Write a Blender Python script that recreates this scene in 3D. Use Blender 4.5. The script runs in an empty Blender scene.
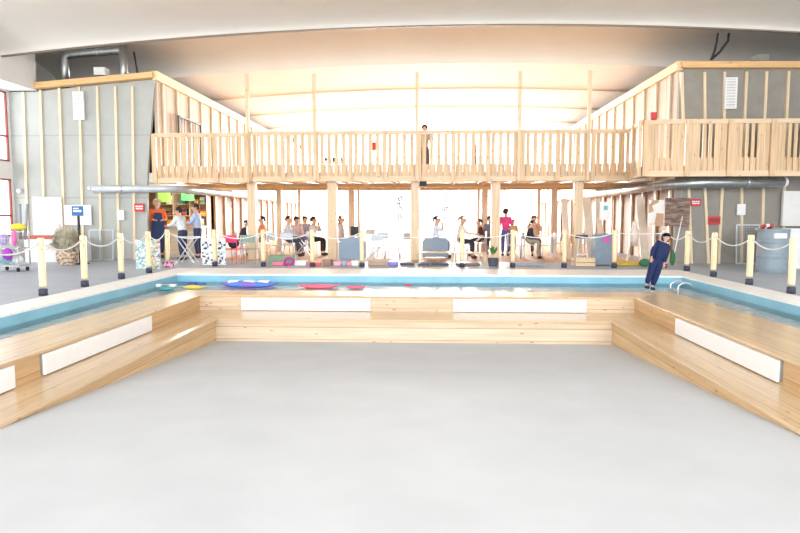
import bpy, bmesh, math, random
from mathutils import Vector, Matrix
random.seed(4)
PI = math.pi
S = bpy.context.scene
C = S.collection
# ------------------------------------------------------------------ camera
F = 610.0; CZ = 1.42; PS = math.atan(28/F); TH = math.atan(51.5/F)
cd = bpy.data.cameras.new('camera'); cam = bpy.data.objects.new('camera', cd); C.objects.link(cam)
cd.sensor_width = 36; cd.lens = F/800*36; cd.clip_start = .05; cd.clip_end = 300
cam.location = (0, 0, CZ); cam.rotation_euler = (PI/2-TH, 0, PS)
S.camera = cam
# ------------------------------------------------------------------ world, light, exposure
w = bpy.data.worlds.new('World'); S.world = w; w.use_nodes = True
bg = w.node_tree.nodes['Background']; bg.inputs[0].default_value = (.93, .97, 1, 1); bg.inputs[1].default_value = 1.9
S.view_settings.view_transform = 'Standard'; S.view_settings.look = 'None'
S.view_settings.exposure = 0.42; S.view_settings.gamma = 1
def area(name, loc, rot, sx, sy, power, col=(1, 1, 1)):
    d = bpy.data.lights.new(name, 'AREA'); d.shape = 'RECTANGLE'; d.size = sx; d.size_y = sy; d.energy = power; d.color = col
    o = bpy.data.objects.new(name, d); C.objects.link(o); o.location = loc; o.rotation_euler = rot
    return o
# daylight through the glazed back wall, plus fill light added behind the camera
area('daylight_back', (-.5, 56.5, 3.6), (-PI/2-.0, 0, 0), 15, 5, 31000, (1, .985, .96))
area('fill_front', (-.5, -15, 5.2), (PI/2, 0, 0), 24, 7, 3600, (.95, .97, 1))
area('daylight_left', (-15.2, 10, 3.2), (0, -PI/2, 0), 5, 16, 700, (.95, .98, 1))
area('daylight_right', (15.2, 7, 3.2), (0, PI/2, 0), 5, 8, 300, (.95, .98, 1))

# ------------------------------------------------------------------ camera maths, used to turn measurements into metres
fw = Vector((-math.sin(PS)*math.cos(TH), math.cos(PS)*math.cos(TH), -math.sin(TH)))
rt = Vector((math.cos(PS), math.sin(PS), 0)); up = rt.cross(fw)
def ray(px, py): return fw + rt*((px-400)/F) + up*((266.5-py)/F)
def at(px, py, Y):
    d = ray(px, py); t = Y/d.y; return (d.x*t, CZ+d.z*t)
def gd(px, py, z=0):
    d = ray(px, py); t = (z-CZ)/d.z; return (d.x*t, d.y*t)
def onx(px, py, X):
    d = ray(px, py); t = X/d.x; return (d.y*t, CZ+d.z*t)
def X_(px, Y, py=240): return at(px, py, Y)[0]

# ------------------------------------------------------------------ materials
def lin(c): return tuple(((v/255)/12.92 if v/255 <= .04045 else ((v/255+.055)/1.055)**2.4) for v in c)+(1,)
MC = {}
def mat(name, col, rough=.6, metal=0, var=.08, scale=6, stretch=(1, 1, 1), bump=0, spec=.5):
    key = name
    if key in MC: return MC[key]
    m = bpy.data.materials.new(name); m.use_nodes = True; nt = m.node_tree; n = nt.nodes; b = n['Principled BSDF']
    b.inputs['Roughness'].default_value = rough; b.inputs['Metallic'].default_value = metal
    b.inputs['Specular IOR Level'].default_value = spec
    tc = n.new('ShaderNodeTexCoord'); mp = n.new('ShaderNodeMapping'); mp.inputs['Scale'].default_value = stretch
    nz = n.new('ShaderNodeTexNoise'); nz.inputs['Scale'].default_value = scale; nz.inputs['Detail'].default_value = 5
    nt.links.new(tc.outputs['Object'], mp.inputs[0]); nt.links.new(mp.outputs[0], nz.inputs[0])
    cr = n.new('ShaderNodeValToRGB'); c = lin(col)
    cr.color_ramp.elements[0].position = .3; cr.color_ramp.elements[1].position = .7
    cr.color_ramp.elements[0].color = tuple(v*(1-var) for v in c[:3])+(1,)
    cr.color_ramp.elements[1].color = tuple(min(1, v*(1+var)) for v in c[:3])+(1,)
    nt.links.new(nz.outputs[0], cr.inputs[0]); nt.links.new(cr.outputs[0], b.inputs['Base Color'])
    if bump:
        bp = n.new('ShaderNodeBump'); bp.inputs['Strength'].default_value = bump; bp.inputs['Distance'].default_value = .01
        nt.links.new(nz.outputs[0], bp.inputs['Height']); nt.links.new(bp.outputs[0], b.inputs['Normal'])
    MC[key] = m; return m
def wood(name, col, axis='X', rough=.45, plank=0.0, var=.14, knots=True, pax='Y', coat=0.0):
    """pine: grain streaks along axis, plank seams every `plank` m across, darker knots"""
    if name in MC: return MC[name]
    m = mat(name, col, rough, var=var, scale=3.2, stretch=tuple(.35 if a == axis else 7 for a in 'XYZ'))
    nt = m.node_tree; n = nt.nodes; b = n['Principled BSDF']
    cur = b.inputs['Base Color'].links[0].from_socket
    tc = n['Texture Coordinate']
    def mul(cur, fac_socket, dark):
        mx = n.new('ShaderNodeMix'); mx.data_type = 'RGBA'; mx.blend_type = 'MULTIPLY'
        nt.links.new(fac_socket, mx.inputs[0]); nt.links.new(cur, mx.inputs[6]); mx.inputs[7].default_value = dark
        return mx.outputs[2]
    if knots:
        mp = n.new('ShaderNodeMapping'); mp.inputs['Scale'].default_value = tuple(2.8 if a == axis else 8 for a in 'XYZ')
        vo = n.new('ShaderNodeTexVoronoi'); vo.inputs['Scale'].default_value = 1.0; vo.inputs['Randomness'].default_value = 1
        nt.links.new(tc.outputs['Object'], mp.inputs[0]); nt.links.new(mp.outputs[0], vo.inputs[0])
        r = n.new('ShaderNodeMapRange'); r.inputs['From Min'].default_value = .06; r.inputs['From Max'].default_value = .13
        r.inputs['To Min'].default_value = 1; r.inputs['To Max'].default_value = 0
        nt.links.new(vo.outputs['Distance'], r.inputs[0]); cur = mul(cur, r.outputs[0], (.62, .45, .3, 1))
    if plank:
        sp = n.new('ShaderNodeSeparateXYZ'); nt.links.new(tc.outputs['Object'], sp.inputs[0])
        d = n.new('ShaderNodeMath'); d.operation = 'DIVIDE'; d.inputs[1].default_value = plank; nt.links.new(sp.outputs[pax], d.inputs[0])
        f = n.new('ShaderNodeMath'); f.operation = 'FRACT'; nt.links.new(d.outputs[0], f.inputs[0])
        l = n.new('ShaderNodeMath'); l.operation = 'LESS_THAN'; l.inputs[1].default_value = .035; nt.links.new(f.outputs[0], l.inputs[0])
        cur = mul(cur, l.outputs[0], (.55, .42, .3, 1))
        fl = n.new('ShaderNodeMath'); fl.operation = 'FLOOR'; nt.links.new(d.outputs[0], fl.inputs[0])
        wn = n.new('ShaderNodeTexWhiteNoise'); wn.noise_dimensions = '1D'; nt.links.new(fl.outputs[0], wn.inputs['W'])
        ml = n.new('ShaderNodeMath'); ml.operation = 'MULTIPLY'; ml.inputs[1].default_value = .5; nt.links.new(wn.outputs['Value'], ml.inputs[0])
        cur = mul(cur, ml.outputs[0], (.8, .7, .6, 1))
    nt.links.new(cur, b.inputs['Base Color'])
    b.inputs['Coat Weight'].default_value = coat; b.inputs['Coat Roughness'].default_value = .25
    return m
def grid(name, col, line, size, lw=.03, rough=.35, plane='XY', off=0):
    """tiles / panels with joint lines"""
    if name in MC: return MC[name]
    m = mat(name, col, rough, var=.05, scale=2.5); nt = m.node_tree; n = nt.nodes; b = n['Principled BSDF']
    cur = b.inputs['Base Color'].links[0].from_socket
    sp = n.new('ShaderNodeSeparateXYZ'); nt.links.new(n['Texture Coordinate'].outputs['Object'], sp.inputs[0])
    for a, sz in zip(plane, size if isinstance(size, tuple) else (size, size)):
        if not sz: continue
        d = n.new('ShaderNodeMath'); d.operation = 'DIVIDE'; d.inputs[1].default_value = sz; nt.links.new(sp.outputs[a], d.inputs[0])
        f = n.new('ShaderNodeMath'); f.operation = 'FRACT'; nt.links.new(d.outputs[0], f.inputs[0])
        l = n.new('ShaderNodeMath'); l.operation = 'LESS_THAN'; l.inputs[1].default_value = lw/sz; nt.links.new(f.outputs[0], l.inputs[0])
        mx = n.new('ShaderNodeMix'); mx.data_type = 'RGBA'; nt.links.new(l.outputs[0], mx.inputs[0]); nt.links.new(cur, mx.inputs[6]); mx.inputs[7].default_value = lin(line)
        cur = mx.outputs[2]
    nt.links.new(cur, b.inputs['Base Color']); return m
def pattern(name, cols, scale=12, rough=.6, stretch=(1, 1, 1)):
    """printed cloth: voronoi cells in several colours"""
    if name in MC: return MC[name]
    m = bpy.data.materials.new(name); m.use_nodes = True; nt = m.node_tree; n = nt.nodes; b = n['Principled BSDF']; b.inputs['Roughness'].default_value = rough
    tc = n.new('ShaderNodeTexCoord'); mp = n.new('ShaderNodeMapping'); mp.inputs['Scale'].default_value = stretch
    vo = n.new('ShaderNodeTexVoronoi'); vo.inputs['Scale'].default_value = scale; vo.inputs['Randomness'].default_value = .7
    nt.links.new(tc.outputs['Object'], mp.inputs[0]); nt.links.new(mp.outputs[0], vo.inputs[0])
    sp = n.new('ShaderNodeSeparateColor'); nt.links.new(vo.outputs['Color'], sp.inputs[0])
    cr = n.new('ShaderNodeValToRGB'); cr.color_ramp.interpolation = 'CONSTANT'
    for i, c in enumerate(cols):
        e = cr.color_ramp.elements[i] if i < 2 else cr.color_ramp.elements.new(i/len(cols))
        e.position = i/len(cols); e.color = lin(c)
    nt.links.new(sp.outputs[0], cr.inputs[0]); nt.links.new(cr.outputs[0], b.inputs['Base Color'])
    MC[name] = m; return m
def glass(name, tint=(1, 1, 1, 1), refl=1.0):
    if name in MC: return MC[name]
    m = bpy.data.materials.new(name); m.use_nodes = True; nt = m.node_tree; n = nt.nodes; n.clear()
    o = n.new('ShaderNodeOutputMaterial'); t = n.new('ShaderNodeBsdfTransparent'); t.inputs[0].default_value = tint
    g = n.new('ShaderNodeBsdfGlossy'); g.inputs['Roughness'].default_value = .12 if refl > .9 else .02; mx = n.new('ShaderNodeMixShader')
    fr = n.new('ShaderNodeFresnel'); fr.inputs[0].default_value = 1.33
    if refl < .9 or name == 'window_glass': fr = n.new('ShaderNodeValue'); fr.outputs[0].default_value = .06
    nz = n.new('ShaderNodeTexNoise'); nz.inputs['Scale'].default_value = 3; bp = n.new('ShaderNodeBump'); bp.inputs['Strength'].default_value = .6 if refl > .9 else 0; bp.inputs['Distance'].default_value = .05
    tc = n.new('ShaderNodeTexCoord'); nt.links.new(tc.outputs['Object'], nz.inputs[0]); nt.links.new(nz.outputs[0], bp.inputs['Height'])
    nt.links.new(bp.outputs[0], g.inputs['Normal']); (nt.links.new(bp.outputs[0], fr.inputs['Normal']) if 'Normal' in fr.inputs else None)
    nt.links.new(fr.outputs[0], mx.inputs[0]); nt.links.new(t.outputs[0], mx.inputs[1]); nt.links.new(g.outputs[0], mx.inputs[2]); nt.links.new(mx.outputs[0], o.inputs[0])
    MC[name] = m; return m

PINE = (222, 196, 162)
W_X = wood('pine_x', PINE, 'X'); W_Y = wood('pine_y', PINE, 'Y'); W_Z = wood('pine_z', PINE, 'Z')
SEATC = (212, 184, 146)
SEAT_X = wood('bench_seat_x', SEATC, 'X', rough=.3, plank=.24, pax='Y', coat=.5)
SEAT_Y = wood('bench_seat_y', SEATC, 'Y', rough=.3, plank=.24, pax='X', coat=.5)
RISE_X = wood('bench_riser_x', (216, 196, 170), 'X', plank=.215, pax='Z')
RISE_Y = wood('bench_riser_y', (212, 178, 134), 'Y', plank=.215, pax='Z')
RAILW = wood('rail_board', (216, 184, 146), 'Z', var=.2, knots=True)
BEAM = wood('orange_beam', (226, 184, 128), 'X')
OSB = wood('wall_board', (146, 116, 92), 'Z', plank=.4, pax='Y', var=.15, rough=.7)
STUD = wood('pale_stud', (228, 208, 176), 'Z', knots=False)
GREYP = grid('grey_panel', (176, 178, 173), (158, 160, 156), (0, 1.95), .035, rough=.75, plane='XZ')
WHITEW = mat('white_paint', (238, 238, 236), .6, var=.02)
CEIL = mat('ceiling_plaster', (234, 229, 220), .85, var=.03, scale=.6)
DECK = mat('grey_deck', (168, 175, 186), .5, var=.06, scale=1.4)
FLOORW = wood('wood_floor', (206, 160, 120), 'Y', plank=.2, pax='X', rough=.75, knots=False)
PLAST = mat('white_plastic', (240, 240, 242), .35, var=.02)
BLACK = mat('black_rubber', (38, 40, 46), .6)
DGREY = mat('dark_grey', (74, 80, 92), .6)
GALV = mat('galvanised_metal', (176, 182, 186), .35, metal=.85, var=.12, scale=9)
STEEL = mat('steel', (205, 208, 212), .3, metal=.8)
ROPEM = mat('white_rope', (236, 234, 230), .8, var=.1, scale=60, bump=.4)
REDM = mat('red_frame', (150, 62, 58), .5)
SIGNR = mat('sign_red', (205, 50, 52), .5)
SIGNB = mat('sign_blue', (48, 110, 170), .5)
PAPER = mat('white_paper', (240, 240, 238), .8, var=.02)
def col(name, c, rough=.6, **k): return mat(name, c, rough, **k)

# ------------------------------------------------------------------ mesh helpers
class MB:
    def __init__(s): s.bm = bmesh.new()
    def box(s, x0, x1, y0, y1, z0, z1):
        v = [s.bm.verts.new((x, y, z)) for x in (min(x0, x1), max(x0, x1)) for y in (min(y0, y1), max(y0, y1)) for z in (min(z0, z1), max(z0, z1))]
        for f in ((0, 1, 3, 2), (4, 6, 7, 5), (0, 4, 5, 1), (2, 3, 7, 6), (0, 2, 6, 4), (1, 5, 7, 3)): s.bm.faces.new([v[i] for i in f])
        return s
    def bar(s, a, b, w_, d_=None, roll=0):
        a = Vector(a); b = Vector(b); d_ = d_ or w_; z = (b-a).normalized()
        x = z.cross(Vector((0, 1, 0)) if abs(z.y) < .9 else Vector((1, 0, 0))).normalized(); y = z.cross(x)
        v = []
        for p in (a, b):
            for i, j in ((-1, -1), (1, -1), (1, 1), (-1, 1)): v.append(s.bm.verts.new(p+x*(i*w_/2)+y*(j*d_/2)))
        for f in ((3, 2, 1, 0), (4, 5, 6, 7), (0, 1, 5, 4), (1, 2, 6, 5), (2, 3, 7, 6), (3, 0, 4, 7)): s.bm.faces.new([v[i] for i in f])
        return s
    def tube(s, pts, r, n=10, caps=True):
        pts = [Vector(p) for p in pts]; rings = []
        rr = r if isinstance(r, (list, tuple)) else [r]*len(pts)
        x = None
        for i, p in enumerate(pts):
            t = (pts[min(i+1, len(pts)-1)]-pts[max(i-1, 0)]).normalized()
            if x is None: x = t.cross(Vector((0, 0, 1)) if abs(t.z) < .9 else Vector((1, 0, 0))).normalized()
            else: x = (x-t*x.dot(t)).normalized()
            y = t.cross(x)
            rings.append([s.bm.verts.new(p+(x*math.cos(2*PI*k/n)+y*math.sin(2*PI*k/n))*rr[i]) for k in range(n)])
        for a, b in zip(rings, rings[1:]):
            for k in range(n): s.bm.faces.new((a[k], a[(k+1) % n], b[(k+1) % n], b[k]))
        if caps: s.bm.faces.new(rings[0][::-1]); s.bm.faces.new(rings[-1])
        return s
    def lathe(s, prof, c=(0, 0, 0), n=20):
        c = Vector(c); rings = []
        for r, z in prof: rings.append([s.bm.verts.new(c+Vector((r*math.cos(2*PI*k/n), r*math.sin(2*PI*k/n), z))) for k in range(n)])
        for a, b in zip(rings, rings[1:]):
            for k in range(n): s.bm.faces.new((a[k], a[(k+1) % n], b[(k+1) % n], b[k]))
        s.bm.faces.new(rings[0][::-1]); s.bm.faces.new(rings[-1]); return s
    def prism(s, poly, z0, z1):
        """poly in XY; z0,z1 numbers or per-vertex lists"""
        k = len(poly); a = z0 if isinstance(z0, (list, tuple)) else [z0]*k; b = z1 if isinstance(z1, (list, tuple)) else [z1]*k
        lo = [s.bm.verts.new((p[0], p[1], a[i])) for i, p in enumerate(poly)]; hi = [s.bm.verts.new((p[0], p[1], b[i])) for i, p in enumerate(poly)]
        s.bm.faces.new(lo[::-1]); s.bm.faces.new(hi)
        for i in range(k): s.bm.faces.new((lo[i], lo[(i+1) % k], hi[(i+1) % k], hi[i]))
        return s
    def ball(s, c, r, sc=(1, 1, 1), n=10):
        m = Matrix.Translation(Vector(c)) @ Matrix.Diagonal((sc[0], sc[1], sc[2], 1))
        bmesh.ops.create_uvsphere(s.bm, u_segments=n, v_segments=max(5, n-3), radius=r, matrix=m); return s
    def build(s, name, m, parent=None, bevel=0, smooth=False, mods=None):
        bmesh.ops.recalc_face_normals(s.bm, faces=s.bm.faces)
        me = bpy.data.meshes.new(name); s.bm.to_mesh(me); s.bm.free()
        if smooth:
            for p in me.polygons: p.use_smooth = True
        if m: me.materials.append(m)
        o = bpy.data.objects.new(name, me); C.objects.link(o)
        if parent: o.parent = parent
        if bevel:
            b = o.modifiers.new('bevel', 'BEVEL'); b.width = bevel; b.segments = 2; b.limit_method = 'ANGLE'
        return o
def tag(o, label, cat, group=None, kind=None):
    o['label'] = label; o['category'] = cat
    if group: o['group'] = group
    if kind: o['kind'] = kind
    return o
def struct(o): o['kind'] = 'structure'; return o
def thing(name, label, cat, loc=(0, 0, 0), rz=0, group=None):
    o = bpy.data.objects.new(name, None); C.objects.link(o); o.location = loc; o.rotation_euler.z = rz; o.empty_display_size = .1
    return tag(o, label, cat, group)
def dup(root, loc, rz=None, label=None, group=None, mats=None):
    r = root.copy(); C.objects.link(r); r.location = loc
    if rz is not None: r.rotation_euler.z = rz
    if label: r['label'] = label
    if group: r['group'] = group
    for ch in list(root.children):
        c = ch.copy(); C.objects.link(c); c.parent = r
        for g_ in ch.children:
            d = g_.copy(); C.objects.link(d); d.parent = c
    return r
def recolor(root, name, m):
    for c in root.children:
        if c.name.split('.')[0] == name:
            c.data = c.data.copy(); c.data.materials[0] = m

# ================================================================== THE SETTING
PXL, PXR, PY = -6.04, 5.9, 14.4          # pool inner faces
COL, COR, COF = -6.7, 6.5, 16.05       # coping outer edges
NEAR = -4.0
ZW, ZU, ZL = -.18, -.12, -.42             # water, upper tier, lower tier
# pool walls (blue liner), coping, deck
LINER = col('pool_liner_blue', (134, 192, 214), .35, var=.08, scale=2)
COPE = grid('coping_tiles', (246, 244, 242), (218, 220, 222), (.25, .25), .012, rough=.4)
def block(name, x0, x1, y0, y1, z0, z1, m): return struct(MB().box(x0, x1, y0, y1, z0, z1).build(name, m))
block('wall_pool_left', PXL-.2, PXL, NEAR, PY, -1.3, -.03, LINER)
block('wall_pool_right', PXR, PXR+.2, NEAR, PY, -1.3, -.03, LINER)
block('wall_pool_back', PXL-.2, PXR+.2, PY, PY+.2, -1.3, -.03, LINER)
o = MB(); o.box(COL, PXL, NEAR, COF, -.03, .005); o.box(PXR, COR, NEAR, COF, -.03, .005); o.box(PXL, PXR, PY, COF, -.03, .005)
struct(o.build('trim_1', COPE))
block('floor_deck_left', -13.2, COL, NEAR, 24, -.3, 0, DECK)
block('floor_deck_right', COR, 13, NEAR, 24, -.3, 0, DECK)
block('floor_deck_back', COL, COR, COF, 18.6, -.3, 0, DECK)
block('floor_gallery', COL, COR, 18.6, 56, -.3, .004, FLOORW)
block('floor_side_left', -13.2, COL, 24, 56, -.3, 0, FLOORW)
block('floor_side_right', COR, 13, 24, 56, -.3, 0, FLOORW)
# floor of the trough
TF = col('trough_floor', (240, 247, 250), .5, var=.03)
block('floor_trough_left', PXL, -4.6, NEAR, PY, -1.35, -.27, TF); block('floor_trough_right', 4.3, PXR, NEAR, PY, -1.35, -.27, TF); block('floor_trough_back', -4.6, 4.3, 11.8, PY, -1.35, -.27, TF)
# sloping pool floor
XL0, XR0, YB = -3.78, 3.2, 10.62
FZ = lambda y: -.83+(YB-y)*.0675
pf = MB(); pf.prism([(XL0-.3, NEAR), (XR0+.3, NEAR), (XR0+.3, 1.6), (XL0-.3, 1.6)], -1.3, FZ(1.6))
pf.prism([(XL0-.02, 1.6), (XR0+.02, 1.6), (XR0+.02, YB+.02), (XL0-.02, YB+.02)], -1.3, [FZ(1.6), FZ(1.6), FZ(YB), FZ(YB)])
struct(pf.build('floor_pool', mat('pool_floor_vinyl', (195, 197, 200), .8, var=.035, scale=1.6, spec=.2)))
# water in the trough
wt = MB(); 
wt.prism([(PXL+.004, NEAR), (-5.3, NEAR), (-5.3, 12.0), (4.9, 12.0), (4.9, NEAR), (PXR-.004, NEAR), (PXR-.004, PY-.004), (PXL+.004, PY-.004)], ZW-.02, ZW)
wt.bm.normal_update()
bmesh.ops.delete(wt.bm, geom=[f for f in wt.bm.faces if min(v.co.z for v in f.verts) < ZW-.01], context='FACES')
o = wt.build('water', glass('pool_water', (.95, .99, 1, 1))); tag(o, 'shallow pale blue water in the channel around the wooden tiers', 'water', kind='stuff')

# ceiling: shallow vaulted bays across the hall, each stepping down at its far edge
def czx(x): return 6.66-.0039*(x-1)**2
BY = [17.4+4.3*k for k in range(-5, 10)]       # ... 13.1, 17.4, 21.7, 26.0 ...
NX = 26; XL, XR = -13.4, 13.2
for i, y in enumerate(BY):
    y1 = min(y+4.3, 55.0); a0, a1 = (.6, .75) if abs(y-17.4) < .1 else ((.25, .36) if y < 17 else (.01, .06))
    bm = bmesh.new(); rows = []
    L_ = y1-y; top = [(y+.06+(L_-.06)*t, a0+(a1-a0)*t if t < .55 else (a0+(a1-a0)*t)*math.sqrt(max(0, 1-((t-.55)/.45)**2.2))) for t in (0, .3, .55, .65, .74, .82, .88, .93, .965, .985, .996, 1)]
    prof = top+[(y1+.06, 0), (y1+.06, a1+.15), (y+.06, a0+.15)]
    for k in range(NX+1):
        x = XL+(XR-XL)*k/NX; rows.append([bm.verts.new((x, yy, czx(x)+dz)) for yy, dz in prof])
    for a, b in zip(rows, rows[1:]):
        for j in range(len(prof)): bm.faces.new((a[j], a[(j+1) % len(prof)], b[(j+1) % len(prof)], b[j]))
    bm.faces.new(rows[0]); bm.faces.new(rows[-1][::-1])
    m = MB(); m.bm.free(); m.bm = bm; c = struct(m.build('ceiling', CEIL, smooth=True)); ws = c.modifiers.new('edges', 'EDGE_SPLIT'); ws.split_angle = .7
# thin brown edge strip along the two nearest steps
for y in (13.1, 17.4):
    m = MB()
    for k in range(NX):
        xa, xb = XL+(XR-XL)*k/NX, XL+(XR-XL)*(k+1)/NX
        m.prism([(xa, y-.02), (xb, y-.02), (xb, y+.07), (xa, y+.07)], [czx(xa)-.035, czx(xb)-.035, czx(xb)-.035, czx(xa)-.035], [czx(xa), czx(xb), czx(xb), czx(xa)])
    struct(m.build('trim_ceiling', col('lip_brown', (130, 116, 100), .7)))

# outer side walls with windows
wl = MB(); XWL = -13.2
def wall_x(m, x0, x1, ya, yb, za, zb, holes):
    ys = sorted({ya, yb, *[h[0] for h in holes], *[h[1] for h in holes]})
    for a, b in zip(ys, ys[1:]):
        hs = sorted([h for h in holes if h[0] <= a and h[1] >= b], key=lambda h: h[2]); z = za
        for h in hs: m.box(x0, x1, a, b, z, h[2]); z = h[3]
        m.box(x0, x1, a, b, z, zb)
holesL = []
for a, b in ((15.3, 18.86), (11.3, 14.6), (7.3, 10.6), (3.3, 6.6)): holesL += [(a, b, .75, 2.55), (a, b, 3.1, 5.25)]
wall_x(wl, XWL-.3, XWL, NEAR, 56, 0, 6.9, holesL); struct(wl.build('wall_left', WHITEW))
for k, (a, b, za, zb) in enumerate(holesL):
    f = MB(); t = .045
    f.box(XWL-.04, XWL+.02, a, a+t, za, zb); f.box(XWL-.04, XWL+.02, b-t, b, za, zb); f.box(XWL-.04, XWL+.02, a, b, za, za+t); f.box(XWL-.04, XWL+.02, a, b, zb-t, zb)
    f.box(XWL-.03, XWL+.01, (a+b)/2-.03, (a+b)/2+.03, za, zb); f.box(XWL-.03, XWL+.01, a, b, za+(zb-za)*.35, za+(zb-za)*.35+.05)
    fo = struct(f.build('window_%d' % (k+1), REDM))
    MB().box(XWL-.012, XWL-.006, a+t, b-t, za+t, zb-t).build('pane', glass('window_glass', (1, 1, 1, 1), .5), fo)
wr = MB(); XWR = 13.0
wall_x(wr, XWR, XWR+.3, NEAR, 56, 0, 6.9, [(7.3, 10.6, .75, 5.25), (3.3, 6.6, .75, 5.25)]); struct(wr.build('wall_right', WHITEW))
# pale bulkhead under the ceiling on the left
block('trim_2', -13.2, -12.25, NEAR, 18.95, 5.3, 5.42, WHITEW); block('trim_3', -12.45, -12.25, NEAR, 18.95, 5.42, 6.75, WHITEW)
# glazed back wall
BYW = 55.0
bw = MB(); bw.box(-13.2, -7.6, BYW, BYW+.3, 0, 6.9); bw.box(7.0, 13, BYW, BYW+.3, 0, 6.9); bw.box(-7.6, 7.0, BYW, BYW+.3, 6.2, 6.9)
struct(bw.build('wall_back', WHITEW))
f = MB()
for k in range(8): x = -7.6+14.6*k/7; f.box(x-.05, x+.05, BYW, BYW+.1, 0, 6.2)
for z in (0.05, 2.6, 6.15): f.box(-7.6, 7, BYW, BYW+.1, z-.05, z+.05)
fo = struct(f.build('window_20', WHITEW)); MB().box(-7.6, 7, BYW+.04, BYW+.05, 0, 6.2).build('pane', glass('window_glass'), fo)

# ---------------- left building (timber box with two storeys)
LX, LY = -8.5, 19.0
def front_wall(name, poly, y0, y1, m):
    mb = MB(); k = len(poly); a = [mb.bm.verts.new((p[0], y0, p[1])) for p in poly]; b = [mb.bm.verts.new((p[0], y1, p[1])) for p in poly]
    mb.bm.faces.new(a); mb.bm.faces.new(b[::-1])
    for i in range(k): mb.bm.faces.new((a[i], a[(i+1) % k], b[(i+1) % k], b[i]))
    return struct(mb.build(name, m))
lw = front_wall('wall_front_left', [(-13.2, 0), (-8.92, 0), (-8.86, 2.35), (-8.76, 3.4), (LX, 5.62), (-12.35, 5.28), (-13.2, 5.28)], LY, LY+.12, GREYP)
for px0, px1 in ((24, 29.5), (41, 46.5), (60, 66.5), (80, 84.5), (98, 102.5), (116, 120), (133, 135.5)):
    a = at(px0, 90, LY); b = at(px1, 262, LY)
    zt = 5.3+.34*(a[0]+12.35)/3.85
    MB().bar((b[0], LY-.03, .0), (a[0], LY-.03, min(zt, a[1]+.1)), .075, .06).build('stud', STUD, lw)
a = at(30, 84, LY); 
tb = MB(); tb.bar((-12.42, LY-.08, 5.42), (LX+.02, LY-.08, 5.72), .17, .27); struct(tb.build('trim_4', BEAM))
tb = MB(); tb.bar((LX+.04, LY-.1, 5.72), (LX+.04, 54.9, 5.72), .27, .16); struct(tb.build('trim_5', wood('beam_y', (236, 206, 160), 'Y')))
# upper side wall
UPB = grid('upper_side_board', (196, 180, 162), (170, 146, 118), (.55, 0), .04, rough=.7, plane='YZ')
block('wall_upper_left', LX-.1, LX, LY+.12, 54.9, 2.75, 5.6, UPB)
sw = block('wall_side_left', LX-.12, LX-.02, 24.0, 54.9, 0, 2.45, OSB)
for k in range(26): MB().box(LX-.02, LX+.05, 24.1+k*1.15, 24.19+k*1.15, 0, 2.45).build('stud', STUD, sw)
for k in range(18):
    y = 19.5+k*1.1; MB().box(LX, LX+.05, y, y+.08, 2.75, 5.6).build('stud', STUD, sw)
block('ceiling_left_storey', -13.2, LX, LY+.12, 54.9, 2.45, 2.75, WHITEW)
block('ceiling_left_roof', -13.2, LX-.12, LY+.12, 54.9, 5.3, 5.36, DGREY)
# bar recess back wall
br = block('wall_bar_back', -13.2, -8.5, 24.0, 24.1, 0, 2.45, wood('bar_backboard', (176, 140, 100), 'X'))
block('wall_bar_left', -11.4, -11.3, LY+.12, 24, 0, 2.45, wood('bar_backboard', (176, 140, 100), 'X'))
# dark bits and silver pipe over the left building
# ---------------- right building
RX, RY = 7.22, 18.3
rw = front_wall('wall_front_right', [(RX+.02, 0), (13, 0), (13, 5.6), (RX, 5.6)], RY, RY+.12, mat('grey_panel_right', (150, 146, 138), .75, var=.08, scale=3))
for px0, px1 in ((704, 706.5), (724, 725), (746, 744), (766, 764), (788, 786)):
    a = at(px0, 72, RY); b = at(px1, 118, RY)
    MB().bar((b[0], RY-.03, 2.9), (a[0], RY-.03, 5.5), .075, .06).build('stud', STUD, rw)
for px0, px1 in ((688, 691), (704, 708), (722, 718), (741, 741), (763, 761), (783.5, 783)):
    a = at(px0, 180, RY); b = at(px1, 262, RY)
    MB().bar((b[0], RY-.03, 0), (a[0], RY-.03, 2.4), .075, .06).build('stud', STUD, rw)
MB().bar((7.42, RY-.03, 2.9), (RX+.03, RY-.03, 5.5), .09, .07).build('stud', STUD, rw)
tb = MB(); tb.bar((RX-.02, RY-.1, 5.68), (13, RY-.1, 5.62), .17, .24); struct(tb.build('trim_6', BEAM))
tb = MB(); tb.bar((RX-.04, RY-.1, 5.68), (RX-.04, 54.9, 5.68), .24, .16); struct(tb.build('trim_7', wood('beam_y', (236, 206, 160), 'Y')))
block('wall_upper_right', RX, RX+.1, RY+.12, 54.9, 2.75, 5.6, UPB)
sw = block('wall_side_right', RX+.02, RX+.12, RY+.12, 54.9, 0, 2.45, OSB)
for k in range(30): MB().box(RX-.05, RX+.02, 18.6+k*1.15, 18.69+k*1.15, 0, 2.45).build('stud', STUD, sw)
for k in range(18):
    y = 18.9+k*1.1; MB().box(RX-.05, RX, y, y+.08, 2.75, 5.6).build('stud', STUD, sw)
block('ceiling_right_storey', RX, 13, RY+.12, 54.9, 2.45, 2.75, WHITEW)
block('ceiling_right_roof', RX+.12, 13, RY+.12, 54.9, 5.3, 5.36, DGREY)
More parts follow.
